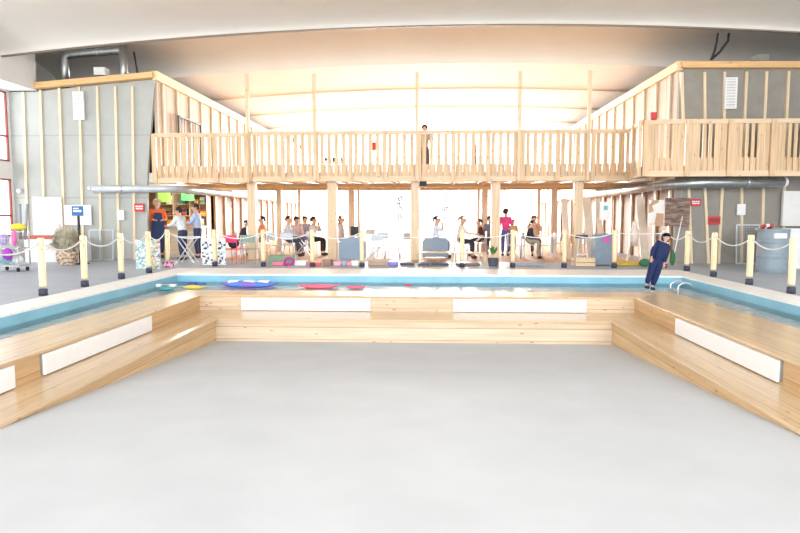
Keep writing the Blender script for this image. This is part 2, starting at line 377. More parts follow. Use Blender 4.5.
# ---------------- mezzanine deck with joists and columns
mz = block('floor_mezzanine', LX, RX, 19.06, 24.0, 2.6, 2.75, W_X)
for k in range(16): MB().box(LX+.3+k*1.0, LX+.4+k*1.0, 19.1, 24, 2.46, 2.6).build('joist', W_Y, mz)
for yy in (21.5, 23.8): MB().box(LX, RX, yy, yy+.14, 2.38, 2.52).build('joist', BEAM, mz)
mr = block('floor_balcony_right', 5.85, 13, 17.06, RY, 2.6, 2.75, W_X)
def column(name, px, Y, w_, d_, z1, label, m=W_Z):
    x = X_(px, Y); o = MB().box(x-w_/2, x+w_/2, Y-d_/2, Y+d_/2, 0.0, z1).build(name, m, bevel=.01)
    return tag(o, label, 'column', 'wooden columns under the gallery')
for px, w_, lb in ((253, .27, 'pale wooden column under the gallery, furthest left of the front row'), (333, .30, 'pale wooden column under the gallery, second from the left of the front row'),
                   (415, .26, 'pale wooden column in the middle of the gallery front'), (495, .27, 'pale wooden column under the gallery, second from the right of the front row'),
                   (577, .27, 'pale wooden column under the gallery, furthest right of the front row')):
    column('wooden_column', px, 19.35, w_, .24, 2.46, lb)
for px, w_, lb in ((280, .2, 'slimmer wooden column standing behind the leftmost front column'), (300, .12, 'thin wooden column behind the seated group on the left'),
                   (352, .24, 'wooden column behind the grey armchair'), (359, .1, 'very thin wooden post right beside the column behind the grey armchair'),
                   (484, .24, 'wooden column just left of the front column beside the pink shirt'), (478, .1, 'very thin wooden post left of the paired columns'),
                   (538, .13, 'thin wooden post above the seated diner at the white table'), (553, .24, 'wooden column right of the white cafe table')):
    column('wooden_column', px, 23.6, w_, w_, 2.38, lb)

# tall slender poles through the railing
for px, lb in ((247, 'leftmost tall slender wooden pole rising above the gallery railing'), (314, 'second tall slender pole from the left above the railing'),
               (417, 'middle tall slender pole rising above the gallery railing'), (520, 'second tall slender pole from the right above the railing'),
               (590, 'rightmost tall slender wooden pole rising above the railing')):
    x = X_(px, 18.93, 75); p = MB().box(x-.05, x+.05, 18.86, 18.96, 2.46, 5.72).build('gallery_pole', W_Z, bevel=.008)
    tag(p, lb, 'pole', 'tall poles on the gallery front')

# ---------------- balcony railings
def railing(name, label, A, B, zb, zt, nb, dense=False, solid_far=False):
    A = Vector((A[0], A[1], 0)); B = Vector((B[0], B[1], 0)); L = (B-A).length; d = (B-A)/L; ang = math.atan2(d.y, d.x)
    r = thing(name, label, 'railing', (A.x, A.y, zb), ang, 'gallery railings')
    MB().box(0, L, -.05, .05, 0, .15).build('bottom_rail', W_X, r)
    MB().box(0, L, -.06, .06, zt-zb-.12, zt-zb).build('top_rail', W_X, r)
    st = L/nb
    for i in range(nb+1): MB().box(i*st-.07, i*st+.07, -.1, -.01, .0, zt-zb-.02).build('post', RAILW, r)
    for i in range(nb):
        m = MB(); x = i*st+.08; e = (i+1)*st-.08
        if dense:
            n = 6; q = (e-x)/n
            for k in range(n):
                a = x+k*q; wd = q*.55 if k in (1, 2, 3) else q*.97
                if dense == 2: wd = q*.7
                m.box(a, a+wd, -.03, -.005, .15, zt-zb-.12)
                m.box(a, a+q*.97, 0, .02, .15, .5)
        else:
            n = 4; q = (e-x)/n
            for k in range(n):
                a = x+k*q
                m.box(a+q*.1, a+q*.62, -.03, -.005, .15, zt-zb-.12)
                m.box(a, a+q*.96, .0, .02, .15, .52)
        m.build('baluster_panel', RAILW, r)
    return r
railing('balcony_railing', 'long pale wooden gallery railing across the middle of the hall', (-5.55, 19.0), (6.03, 19.0), 2.46, 4.0, 11)
railing('balcony_railing', 'short set-back wooden gallery railing beside the left grey wall', (-8.53, 18.92), (-5.62, 18.92), 2.42, 3.95, 3)
railing('balcony_railing', 'short return of the railing running forward to the right balcony', (6.05, 18.95), (5.78, 17.05), 2.46, 3.98, 2, 1)
railing('balcony_railing', 'close wooden balcony railing with dark slits in front of right grey wall', (5.85, 17.0), (12.54, 17.0), 2.46, 3.98, 6, 1)

# ================================================================== WOODEN TIERS IN THE POOL
YU0, YU1 = 11.54, 12.3; XUL, XUR = -4.42, 3.88
NB = 1.5
b = thing('tiered_bench', 'light pine two-step bench running along the left of the pool floor', 'bench', (-4.5, NB, -1.0), 0, 'two-step benches around the pool floor')
def part(mb, name, m, par, bevel=.006):
    for v in mb.bm.verts: v.co -= par.location
    return mb.build(name, m, par, bevel=bevel)
part(MB().prism([(-5.6, NB), (XUL+.02, NB), (XUL+.02, YU0-.02), (-5.02, YU1)], ZU-.035, ZU), 'upper_seat', SEAT_Y, b)
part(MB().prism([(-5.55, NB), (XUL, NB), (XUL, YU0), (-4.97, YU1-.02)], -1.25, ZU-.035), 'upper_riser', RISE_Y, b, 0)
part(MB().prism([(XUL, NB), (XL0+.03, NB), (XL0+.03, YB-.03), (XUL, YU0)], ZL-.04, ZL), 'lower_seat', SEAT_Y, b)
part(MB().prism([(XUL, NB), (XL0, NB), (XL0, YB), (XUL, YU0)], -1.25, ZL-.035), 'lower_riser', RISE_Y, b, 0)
b = thing('tiered_bench', 'light pine two-step bench running along the right of the pool floor', 'bench', (4, NB, -1.0), 0, 'two-step benches around the pool floor')
part(MB().prism([(XUR-.02, NB), (5.35, NB), (4.87, YU1), (XUR-.02, YU0-.02)], ZU-.035, ZU), 'upper_seat', SEAT_Y, b)
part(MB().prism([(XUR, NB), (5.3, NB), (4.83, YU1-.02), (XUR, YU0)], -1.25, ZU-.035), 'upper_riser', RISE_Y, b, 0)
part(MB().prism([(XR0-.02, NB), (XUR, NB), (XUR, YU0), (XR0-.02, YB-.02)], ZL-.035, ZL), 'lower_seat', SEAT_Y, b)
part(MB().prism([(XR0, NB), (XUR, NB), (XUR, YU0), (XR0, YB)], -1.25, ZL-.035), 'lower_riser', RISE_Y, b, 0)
b = thing('tiered_bench', 'light pine two-step bench crossing the far end of the pool floor', 'bench', (0, 11, -1.0), 0, 'two-step benches around the pool floor')
part(MB().prism([(XUL+.02, YU0-.02), (XUR-.02, YU0-.02), (4.87, YU1), (-5.02, YU1)], ZU-.035, ZU), 'upper_seat', SEAT_X, b)
part(MB().prism([(XUL, YU0), (XUR, YU0), (4.83, YU1-.02), (-4.97, YU1-.02)], -1.25, ZU-.035), 'upper_riser', RISE_X, b, 0)
part(MB().prism([(XL0+.02, YB-.02), (XR0-.02, YB-.02), (XUR, YU0), (XUL, YU0)], ZL-.035, ZL), 'lower_seat', SEAT_X, b)
part(MB().prism([(XL0, YB), (XR0, YB), (XUR, YU0), (XUL, YU0)], -1.25, ZL-.035), 'lower_riser', RISE_X, b, 0)
# white panels on the upper riser
def wpanel(label, x0, x1, y0, y1, cap):
    r = thing('riser_panel', label, 'panel', ((x0+x1)/2, (y0+y1)/2, ZL), 0, 'white panels on the upper risers')
    lx, ly = abs(x1-x0)/2, abs(y1-y0)/2
    MB().box(-lx, lx, -ly, ly, .012, .25).build('panel_board', PLAST, r, bevel=.006)
    if cap: MB().box(*cap).build('end_bracket', GALV, r)
yA = onx(44, 345, XUL+.05)[0]; yB_ = onx(152, 320, XUL+.05)[0]
wpanel('long white panel on the left tiers, the one fully in view', XUL, XUL+.05, yA, yB_, (-.025, -.0, (yB_-yA)/-2-.015, (yB_-yA)/-2, .02, .25))
wpanel('white panel cut by the left edge of the picture', XUL, XUL+.05, 3.4, onx(15, 370, XUL+.05)[0], None)
wpanel('white panel on the far tiers, left of the two', at(242, 304, YU0)[0], at(370.5, 304, YU0)[0], YU0-.04, YU0, None)
wpanel('white panel on the far tiers, right of the two', at(453, 304, YU0)[0], at(586, 304, YU0)[0], YU0-.04, YU0, None)
yA = onx(783, 360, XUR)[0]; yB_ = onx(675, 325, XUR-.06)[0]
wpanel('long white panel on the right tiers with grey end bracket', XUR-.06, XUR, yA, yB_, (0, .03, (yA-yB_)/2-.015, (yA-yB_)/2, .02, .27))

# ================================================================== BOLLARDS AND ROPES
def bollard(label, x, y, group, h=1.02):
    r = thing('rope_bollard', label, 'bollard', (x, y, 0), 0, group)
    MB().lathe([(.058, .16), (.06, .2), (.06, h-.02), (.05, h)], n=14).build('post', wood('bollard_wood', (240, 218, 176), 'Z', var=.1), r, smooth=True)
    MB().lathe([(.075, 0), (.075, .115), (.066, .12), (.06, .121)], n=14).build('rubber_foot', col('foot_dark', (58, 60, 78), .6), r, smooth=True)
    return r
def rope(label, a, b, sag, group):
    a = Vector(a); b = Vector(b); n = 14; o = thing('rope', label, 'rope', tuple(a), 0, group)
    pts = [(a.lerp(b, t/n)-a)+Vector((0, 0, -sag*4*(t/n)*(1-t/n))) for t in range(n+1)]
    bpy.data.objects.remove(o)
    m = MB().tube(pts, .014, 6).build('rope', ROPEM, smooth=True); m.location = a; tag(m, label, 'rope', group); return m
ordn = ['first', 'second', 'third', 'fourth', 'fifth', 'sixth', 'seventh', 'eighth', 'ninth', 'tenth', 'eleventh']
LP = [(-6.8, 10.42), (-6.82, 11.77), (-6.84, 13.27), (-6.87, 14.68)]
for i, (x, y) in enumerate(LP): bollard('pale wooden bollard with dark foot, %s from the front along the left deck edge' % ordn[i], x, y, 'rope bollards along the left pool edge')
RP = [(6.58, 11.3), (6.56, 12.71), (6.58, 14.33), (6.6, 15.83)]
for i, (x, y) in enumerate(RP): bollard('pale wooden bollard with dark foot, %s from the front along the right deck edge' % ordn[i], x, y, 'rope bollards along the right pool edge')
FP = [X_(px, 16.65, 267) for px in (168, 215, 263.5, 312.5, 362, 462, 512.5, 564, 614, 664)]
for i, x in enumerate(FP): bollard('pale wooden bollard, %s from the left in the row behind the far pool edge' % ordn[i], x, 16.65, 'rope bollards along the far pool edge')
ZR = .93
for i in range(3): rope('white rope sagging between the %s and %s left bollards' % (ordn[i], ordn[i+1]), (LP[i][0], LP[i][1]+.05, ZR), (LP[i+1][0], LP[i+1][1]-.05, ZR), .16, 'ropes along the left pool edge')
rope('white rope from the nearest left bollard out of the left edge of the picture', (LP[0][0], LP[0][1]-.05, ZR), (-6.9, 9.0, ZR), .16, 'ropes along the left pool edge')
rope('white rope joining the left row of bollards to the far row', (LP[3][0], LP[3][1]+.05, ZR), (FP[0]-.04, 16.6, ZR), .16, 'ropes along the left pool edge')
for i in range(3): rope('white rope sagging between the %s and %s right bollards' % (ordn[i], ordn[i+1]), (RP[i][0], RP[i][1]+.05, ZR), (RP[i+1][0], RP[i+1][1]-.05, ZR), .17, 'ropes along the right pool edge')
rope('white rope joining the right row of bollards to the far row', (RP[3][0], RP[3][1]+.05, ZR), (FP[-1]+.05, 16.62, ZR), .15, 'ropes along the right pool edge')
for i in range(9): rope('white rope between the %s and %s bollards of the far row' % (ordn[i], ordn[i+1]), (FP[i]+.05, 16.65, ZR), (FP[i+1]-.05, 16.65, ZR), .02 if i == 8 else (.16 if i < 4 else .12), 'ropes along the far pool edge')

# ================================================================== DUCTS
def duct(label, pts, r, rings=True, m=GALV):
    o = thing('air_duct', label, 'duct', pts[0], 0, None); p0 = Vector(pts[0]); q = [Vector(p)-p0 for p in pts]
    MB().tube(q, r, 16).build('pipe', m, o, smooth=True)
    if rings:
        k = 0; 
        for a, b_ in zip(q, q[1:]):
            L = (b_-a).length; n = int(L//1.5)
            for i in range(n):
                if k > 14: break
                c = a.lerp(b_, (i+.5)/max(n, 1)); t = (b_-a).normalized()
                MB().tube([c-t*.025, c+t*.025], r+.012, 16).build('joint_ring', STEEL, o, smooth=True); k += 1
    return o
def arc(a, b_, c, n=6):
    a, b_, c = map(Vector, (a, b_, c)); return [tuple(a.lerp(b_, t/n).lerp(b_.lerp(c, t/n), t/n)) for t in range(n+1)]
duct('pale round duct crossing the left grey wall and bending under the gallery', [(-10.45, 18.72, 2.23)]+arc((-8.6, 18.72, 2.23), (-7.75, 18.72, 2.23), (-7.75, 19.8, 2.25))+[(-7.75, 40, 2.25)], .115, m=col('duct_white', (196, 202, 206), .4, metal=.3))
duct('thin silver pipe running back beside the left side wall', [(-8.1, 19.6, 2.22), (-8.1, 45, 2.22)], .09)
duct('silver round duct under the right balcony bending back along the side wall', [(9.9, 17.6, 2.33)]+arc((7.9, 17.6, 2.33), (6.6, 17.6, 2.3), (6.5, 20.0, 2.24))+[(6.5, 45, 2.22)], .145)
o = MB().ball((0, 0, 0), .15, (.7, 1, 1), 16).build('end_cap', PLAST, [q for q in C.objects if q.name.startswith('air_duct')][-1], smooth=True)
duct('thin silver pipe running back beside the right side wall', [(6.8, 18.8, 2.34), (6.8, 45, 2.34)], .06)
yd = 19.6
A = at(65, 76, yd); B = at(64, 54, yd); D = at(123, 50, yd)
duct('silver bent duct standing on the roof of the left building', [(A[0], yd, 5.38), (A[0], yd, B[1]-.3)]+arc((A[0], yd, B[1]-.25), (A[0], yd, B[1]), (A[0]+.3, yd, B[1]))+[(D[0], yd, D[1])], .13)
duct('short upright silver duct at the right end of the roof duct', [(D[0], yd-.01, 5.4), (D[0], yd-.01, D[1]+.16)], .13)
x, z = at(134, 55, 19.5)
m = MB().tube([(0, 0, 0)]+[(.02*k, 0, -.15*k) for k in range(1, 6)], .03, 8).build('roof_cable', BLACK, smooth=True); m.location = (x, 19.5, z+.1); tag(m, 'dark cable dropping from the ceiling beside the silver roof duct', 'cable')
for k, (pa, pb) in enumerate((((718, 33), (711, 60)), ((729, 33), (712, 59)))):
    a = at(*pa, 18.7); b_ = at(*pb, 18.7); m = MB().tube([(0, 0, 0), (-.02, 0, -.3*(a[1]-b_[1])), ((b_[0]-a[0])*.5, 0, -.7*(a[1]-b_[1])), (b_[0]-a[0], 0, b_[1]-a[1])], .035, 8).build('ceiling_cable', BLACK, smooth=True)
    m.location = (a[0], 18.7, a[1]); tag(m, ['dark cable hanging straight down from the ceiling on the right', 'dark cable curving down from the ceiling on the far right'][k], 'cable', 'cables over the right building')
def sbox(name, label, cat, px, py0, py1, w_px, Y, d, m, rz=0, group=None, bevel=.01, parts=None):
    """box standing where it is seen: centre px, top/bottom rows, width in px"""
    x0 = at(px-w_px/2, (py0+py1)/2, Y)[0]; x1 = at(px+w_px/2, (py0+py1)/2, Y)[0]; z1 = at(px, py0, Y)[1]; z0 = at(px, py1, Y)[1]
    if z0 < .12: z0 = 0.003
    o = MB().box(-(x1-x0)/2, (x1-x0)/2, 0, d, 0, z1-z0).build(name, m, bevel=bevel); o.location = ((x0+x1)/2, Y, z0); o.rotation_euler.z = rz
    return tag(o, label, cat, group)
sbox('equipment_box', 'small white box on the roof of the left building', 'box', 99, 67, 75, 11, 19.3, .3, PAPER)
sbox('equipment_box', 'grey box on the roof of the right building', 'box', 763, 54, 62, 13, 18.6, .4, col('roof_box_grey', (140, 140, 136)))
# vents, lamp, signs on the grey walls
def vent(label, px, py, w_, h_, Y):
    x, z = at(px, py, Y); r = thing('wall_vent', label, 'vent', (x, Y, z), 0)
    MB().box(-w_/2, w_/2, -.05, 0, -h_/2, h_/2).build('backing', col('vent_grey', (206, 208, 208)), r)
    f = MB(); t = .04
    f.box(-w_/2-t, w_/2+t, -.07, 0, h_/2, h_/2+t); f.box(-w_/2-t, w_/2+t, -.07, 0, -h_/2-t, -h_/2); f.box(-w_/2-t, -w_/2, -.07, 0, -h_/2, h_/2); f.box(w_/2, w_/2+t, -.07, 0, -h_/2, h_/2)
    f.build('frame', PAPER, r)
    f = MB()
    for k in range(10): z = -h_/2+(k+.5)*h_/10; f.box(-w_/2, w_/2, -.065, -.05, z-.02, z+.01)
    f.build('louvre', PAPER, r)
vent('tall white louvred vent high on the left grey wall', 79.5, 106, .26, .78, LY-.06)
vent('tall white louvred vent on the right grey wall above the balcony', 730, 93.5, .26, .8, RY-.06)
def sign(name, label, cat, px, py, w_px, h_px, Y, m, marks=None, th=.02):
    x0, z1 = at(px-w_px/2, py-h_px/2, Y); x1, z0 = at(px+w_px/2, py+h_px/2, Y); w_ = x1-x0; h_ = z1-z0
    o = MB().box(-w_/2, w_/2, -th, 0, -h_/2, h_/2).build(name, m); o.location = ((x0+x1)/2, Y, (z0+z1)/2); tag(o, label, cat)
    if marks:
        mb = MB()
        for a, b_, c, d in marks[1]: mb.box(a*w_/2, b_*w_/2, -th-.006, -th, c*h_/2, d*h_/2)
        mb.build('marking', marks[0], o)
    return o
MK = [(-.75, -.2, .1, .45), (-.1, .3, .1, .45), (.4, .75, .1, .45), (-.7, .1, -.45, -.1), (.2, .7, -.45, -.1)]
sign('red_sign', 'small red sign on the left grey wall beside the bar', 'sign', 139.5, 207.5, 10, 8, LY-.06, SIGNR, (PAPER, MK))
sign('red_sign', 'upper red sign on the right grey wall', 'sign', 695.5, 202.5, 10, 7, RY-.07, SIGNR, (PAPER, MK))
sign('red_sign', 'lower red framed sign right of the upper red sign', 'sign', 714, 220.5, 12, 8, RY-.07, SIGNR, (col('dull_red', (140, 60, 60)), [(-.8, .8, -.5, .5)]))
sign('notice_sheet', 'white paper notice on the left grey wall left of the red sign', 'notice', 121, 215, 7, 10, LY-.06, PAPER)
sign('notice_sheet', 'white paper notice on the right grey wall', 'notice', 741, 209.5, 8, 11, RY-.07, PAPER)
sign('picture_board', 'large white board with faint plant print left of the potted grass', 'board', 48, 216, 31, 38, LY-.1, pattern('plant_print', [(240, 240, 240), (240, 240, 240), (238, 240, 238), (205, 212, 204), (240, 240, 240)], 9), None, .03)
sign('picture_board', 'white board on the wall behind the blue sign', 'board', 78, 215, 28, 20, LY-.06, PAPER)
x, z = at(19, 191, LY-.1); m = MB().ball((0, 0, 0), .08).build('wall_lamp', PLAST, smooth=True); m.location = (x, LY-.1, z); tag(m, 'small round white lamp on the left grey wall near the window', 'lamp')
x, z = at(93, 189, LY-.1); m = MB().ball((0, 0, 0), .07).build('wall_lamp', PLAST, smooth=True)
m.location = (x-.1, LY-.1, z+.02); tag(m, 'small round white lamp at the left end of the pale duct', 'lamp')
sign('picture_board', 'pale photo poster on the right side, left of the dark brown one', 'poster', 656, 213, 14, 26, 18.1, pattern('poster_a', [(214, 200, 190), (190, 150, 120), (232, 226, 220), (225, 205, 185)], 3))
sign('picture_board', 'dark brown photo poster left of the red signs', 'poster', 677, 212, 24, 28, 18.1, pattern('poster_b', [(118, 92, 80), (132, 104, 90), (98, 78, 70), (146, 124, 112)], 5, stretch=(1, 1, 5)))
sign('picture_board', 'white poster with blue patch hanging above the grey bin', 'poster', 608, 211, 11, 18, 19.0, PAPER, (col('patch_blue', (120, 180, 205)), [(-.3, .4, .1, .6)]))
# posters on the left receding wall
for k, (py_, Yp, lb) in enumerate(((211, 25.85, 'small white notice on the left timber side wall, nearest the bar'), (212, 31.6, 'small white notice on the left timber side wall, second from the bar'), (213, 38.5, 'small white notice far along the left timber side wall'))):
    o = MB().box(0, .02, -.25, .25, -.3, .3).build('notice_sheet', PAPER); o.location = (LX-.019, Yp, 1.45); tag(o, lb, 'notice')
for k, (Yp, lb) in enumerate(((28.3, 'first white door in the left timber side wall'), (34, 'second white door in the left timber side wall'), (42, 'third white door in the left timber side wall'))):
    o = MB().box(0, .04, -.45, .45, 0.0, 2.0).build('door_%d' % (k+1), WHITEW); struct(o); o.location = (LX-.018, Yp, 0); 
for k, Yp in enumerate((21.2, 24.6, 29, 34, 41)):
    o = MB().box(-.05, 0, -.45, .45, 0.0, 2.1).build('door_%d' % (k+4), col('door_tan', (168, 142, 122), .7)); struct(o); o.location = (RX+.03, Yp, 0)

# ================================================================== PEOPLE
SKIN = col('skin', (214, 168, 142), .55, var=.04)
def skin_mesh(name, chains, m, par, sub=1):
    """chains: list of (points, radii, parent index or None)"""
    bm = bmesh.new(); lay = bm.verts.layers.skin.verify(); vs = []
    for isl in chains:
        base = len(vs); pts = isl['p']
        for i, (p, r) in enumerate(pts):
            v = bm.verts.new(p); v[lay].radius = (r, r) if not isinstance(r, tuple) else r; v[lay].use_root = (i == 0); vs.append(v)
        for a, b_ in isl['e']: bm.edges.new((vs[base+a], vs[base+b_]))
    me = bpy.data.meshes.new(name); bm.to_mesh(me); bm.free(); me.materials.append(m)
    o = bpy.data.objects.new(name, me); C.objects.link(o); o.parent = par
    sk = o.modifiers.new('skin', 'SKIN'); sk.use_smooth_shade = True
    if sub: ss = o.modifiers.new('sub', 'SUBSURF'); ss.levels = sub; ss.render_levels = sub
    return o
def person(label, x, y, face, pose='stand', h=1.7, top=(200, 200, 200), bottom=(60, 64, 84), hair=(52, 40, 34), lean=0.0, arms=None, seat=.46, z=0, longhair=False, sleeves=True, apron=None, hood=None, side=0.0, shoes=(60, 56, 54)):
    """face: angle the person faces, 0 = towards the camera side (-Y), pi/2 = +X, -pi/2 = -X"""
    k = h/1.72; r = thing('person', label, 'person', (x, y, z), face, None)
    V = lambda a, b_, c: Vector((a, b_, c))
    if pose == 'stand':
        P0 = V(0, 0, .93); hip = [V(s*.09, 0, .88) for s in (-1, 1)]; kn = [V(s*.1, -.03, .49) for s in (-1, 1)]; an = [V(s*.1, .02, .09) for s in (-1, 1)]
    elif pose == 'walk':
        P0 = V(0, 0, .91); hip = [V(s*.09, 0, .86) for s in (-1, 1)]; kn = [V(s*.09, -.12*s-.04, .48) for s in (-1, 1)]; an = [V(s*.09, -.22*s+.05, .1) for s in (-1, 1)]
    else:
        q = (seat+.1)/k; P0 = V(0, 0.05, q+.02); hip = [V(s*.09, .02, q) for s in (-1, 1)]; kn = [V(s*.12, -.38, q+.01) for s in (-1, 1)]; an = [V(s*.12, -.36, .09) for s in (-1, 1)]
    toe = [a+V(0, -.15, -.055) for a in an]
    def up_(v):   # torso points relative to pelvis, leaned forward (towards -Y) and sideways
        q = v.copy(); c, s = math.cos(lean), math.sin(lean); q = V(q.x, q.y*c-q.z*s, q.z*c+q.y*s)
        c, s = math.cos(side), math.sin(side); return P0+V(q.x*c+q.z*s, q.y, q.z*c-q.x*s)
    wa, ch, nk, hb, hm, ht = [up_(V(0, yy, zz)) for yy, zz in ((0, .15), (-.01, .36), (0, .53), (-.015, .60), (-.03, .685), (-.015, .735))]
    sh = [up_(V(s*.175, 0, .46)) for s in (-1, 1)]
    if arms == 'fwd': el = [up_(V(s*.22, -.1, .22)) for s in (-1, 1)]; wr_ = [up_(V(s*.12, -.34, .2)) for s in (-1, 1)]
    elif arms == 'up': el = [up_(V(s*.2, -.22, .3)) for s in (-1, 1)]; wr_ = [up_(V(s*.06, -.2, .52)) for s in (-1, 1)]
    elif arms == 'reach': el = [up_(V(s*.2, -.2, .28)) for s in (-1, 1)]; wr_ = [up_(V(s*.13, -.46, .3)) for s in (-1, 1)]
    elif arms == 'back': el = [up_(V(s*.26, .1, .2)) for s in (-1, 1)]; wr_ = [up_(V(s*.3, .2, -.02)) for s in (-1, 1)]
    else: el = [up_(V(s*.23, .02, .19)) for s in (-1, 1)]; wr_ = [up_(V(s*.23, -.07, -.04)) for s in (-1, 1)]
    sc = lambda L, b_=1.0: [(p*k, (tuple(q*k*b_ for q in rr) if isinstance(rr, tuple) else rr*k*b_)) for p, rr in L]
    BK = 1.5 if hood else 1.1
    body = [(P0, .11), (wa, .105), (ch, .125), (nk, .052), (hb, .066), (hm, .108), (ht, .092)]; E_ = [(i, i+1) for i in range(6)]
    # nose
    nose = hm+(hm-up_(V(0, .09, .685)))*1.0; body.append((nose+V(0, 0, -.01), .014)); E_.append((5, 7))
    for i in (0, 1):
        n0 = len(body); body += [(sh[i], .055), (el[i], .042), (wr_[i], .027)]; E_ += [(2, n0), (n0, n0+1), (n0+1, n0+2)]
        n0 = len(body); body += [(hip[i], .085), (kn[i], .056), (an[i], .038), (toe[i], .03)]; E_ += [(0, n0), (n0, n0+1), (n0+1, n0+2), (n0+2, n0+3)]
    isl = [{'p': sc(body), 'e': E_}]
    for i in (0, 1):
        d = (wr_[i]-el[i]).normalized(); s_ = d.cross(V(0, 0, 1)); s_ = s_.normalized() if s_.length > .1 else V(1, 0, 0); dn = d.cross(s_)
        if dn.z > 0: dn = -dn
        isl.append({'p': sc([(wr_[i]-d*.01, .022), (wr_[i]+d*.04, (.034, .018)), (wr_[i]+d*.08, (.036, .016))]), 'e': [(0, 1), (1, 2)]})
        for f_, (off, L) in enumerate(((-.03, .07), (-.01, .08), (.01, .075), (.03, .06))):
            a = wr_[i]+d*.075+s_*off; isl.append({'p': sc([(a, .009), (a+d*L*.55+dn*.006, .0085), (a+d*L*.9+dn*.03, .007)]), 'e': [(0, 1), (1, 2)]})
        a = wr_[i]+d*.03-s_*.028; isl.append({'p': sc([(a, .011), (a+d*.03-s_*.025, .01), (a+d*.055-s_*.03+dn*.01, .008)]), 'e': [(0, 1), (1, 2)]})
    skin_mesh('body', isl, SKIN, r)
    T = col('cloth_%d_%d_%d' % top, top, .85, scale=14, var=.12); Bm = col('cloth_%d_%d_%d' % bottom, bottom, .85, scale=14, var=.12)
    tp = [(P0+V(0, 0, -.1), .125), (wa, .13), (ch, .142), (up_(V(0, 0, .49)), .07)]; te = [(0, 1), (1, 2), (2, 3)]
    for i in (0, 1):
        n0 = len(tp); e2 = wr_[i] if sleeves else el[i]
        tp += [(sh[i], .068), (el[i], .056)]; te += [(2, n0), (n0, n0+1)]
        if sleeves: tp.append((el[i].lerp(wr_[i], .93), .038)); te.append((n0+1, n0+2))
    skin_mesh('shirt', [{'p': sc(tp, BK), 'e': te}], T, r)
    bp = [(P0+V(0, 0, .12), .118), (P0+V(0, 0, -.03), .13)]; be = [(0, 1)]
    for i in (0, 1): n0 = len(bp); bp += [(hip[i]+(kn[i]-hip[i])*.1, .098), (kn[i], .07), (an[i]+(kn[i]-an[i])*.1, .052)]; be += [(1, n0), (n0, n0+1), (n0+1, n0+2)]
    skin_mesh('trousers', [{'p': sc(bp, BK), 'e': be}], Bm, r)
    for i in (0, 1):
        skin_mesh('shoe', [{'p': sc([(an[i]+V(0, .03, -.03), .055), (an[i]+V(0, -.05, -.035), .055), (toe[i]+V(0, -.02, .015), .045)]), 'e': [(0, 1), (1, 2)]}], col('shoe_%d_%d_%d' % shoes, shoes, .6), r)
    # hair cap: shell over the top and back of the head
    hc = up_(V(0, .012, .70))*k; m = MB(); bmesh.ops.create_uvsphere(m.bm, u_segments=14, v_segments=10, radius=1)
    for v in list(m.bm.verts):
        if (not hood and (v.co.z < -.25 and v.co.y < .3 or v.co.z < -.75)) or (v.co.y < -.55 and v.co.z < .35): m.bm.verts.remove(v)
    for v in m.bm.verts: v.co = Vector((v.co.x*(.116 if not hood else .14)*k, v.co.y*(.128 if not hood else .15)*k, v.co.z*(.122 if not hood else .15)*k))+hc
    if longhair: m.tube([hc+V(0, .07, -.0)*k, hc+V(0, .12, -.12)*k, hc+V(0, .1, -.3)*k], [.07*k, .08*k, .035*k], 8)
    m.build('hair' if not hood else 'hood', col('hair_%d_%d_%d' % hair, hair, .7, var=.2, scale=30), r, smooth=True)
    for s in (-1, 1):
        MB().ball(up_(V(s*.033, -.118, .69))*k, .012*k, n=8).build('eye', BLACK, r, smooth=True)
        MB().ball(up_(V(s*.1, -.01, .67))*k, .022*k, (.5, 1, 1.4), n=8).build('ear', SKIN, r, smooth=True)
    MB().ball(up_(V(0, -.118, .635))*k, .02*k, (1.2, .4, .35), n=8).build('mouth', col('lip', (176, 100, 92)), r, smooth=True)
    if apron:
        a = MB(); pr = [up_(V(0, -.15, .4))*k, up_(V(0, -.16, .1))*k, (P0+V(0, -.15, -.1))*k, (P0+V(0, -.14, -.4))*k]; ws = [.1, .17, .19, .2]
        for p, q, wa_, wb in zip(pr, pr[1:], ws, ws[1:]):
            a.bm.faces.new([a.bm.verts.new(p+V(-wa_, 0, 0)*k), a.bm.verts.new(p+V(wa_, 0, 0)*k), a.bm.verts.new(q+V(wb, 0, 0)*k), a.bm.verts.new(q+V(-wb, 0, 0)*k)])
        o = a.build('apron', col('apron_%d' % apron[0], apron, .8), r); so = o.modifiers.new('s', 'SOLIDIFY'); so.thickness = .012
    return r
H = PI/2
person('barman in orange top standing at the left end of the snack bar', -8.9, 19.75, .5, h=1.93, top=(236, 112, 50), bottom=(50, 56, 80), hair=(226, 214, 200), arms='fwd', apron=(46, 62, 100))
person('customer in white shirt and dark jeans leaning to the snack bar', X_(183, 18.95), 18.95, -H-.3, h=1.66, top=(226, 232, 240), bottom=(58, 66, 92), hair=(50, 40, 38), lean=.22, arms='reach')
person('customer in pale blue shirt standing second at the snack bar', X_(198, 19.6), 19.6, -H, h=1.77, top=(184, 202, 232), bottom=(52, 62, 98), hair=(66, 36, 32), lean=.08, arms='fwd')
person('dark-haired person in black top seated behind the pink chair', X_(242, 20.6), 20.6, H+.4, 'sit', 1.5, (60, 60, 66), (90, 90, 100), (58, 40, 42), lean=.35, arms='fwd')
person('seated person in orange top just right of the leftmost gallery column', X_(262, 21.2), 21.2, -H, 'sit', 1.7, (235, 150, 90), (90, 90, 96), (50, 40, 38), lean=.05, arms='fwd', z=0)
person('seated person in grey-white shirt with dark hair left of the thin column', X_(288.5, 20.8), 20.8, H, 'sit', 1.72, (206, 206, 212), (80, 84, 98), (62, 46, 44), lean=.1, arms='fwd')
person('seated person in pale pink top turned towards the grey-white shirt', X_(296.5, 21.9), 21.9, .5, 'sit', 1.68, (226, 196, 190), (110, 110, 120), (60, 44, 40), lean=.1, arms='fwd')
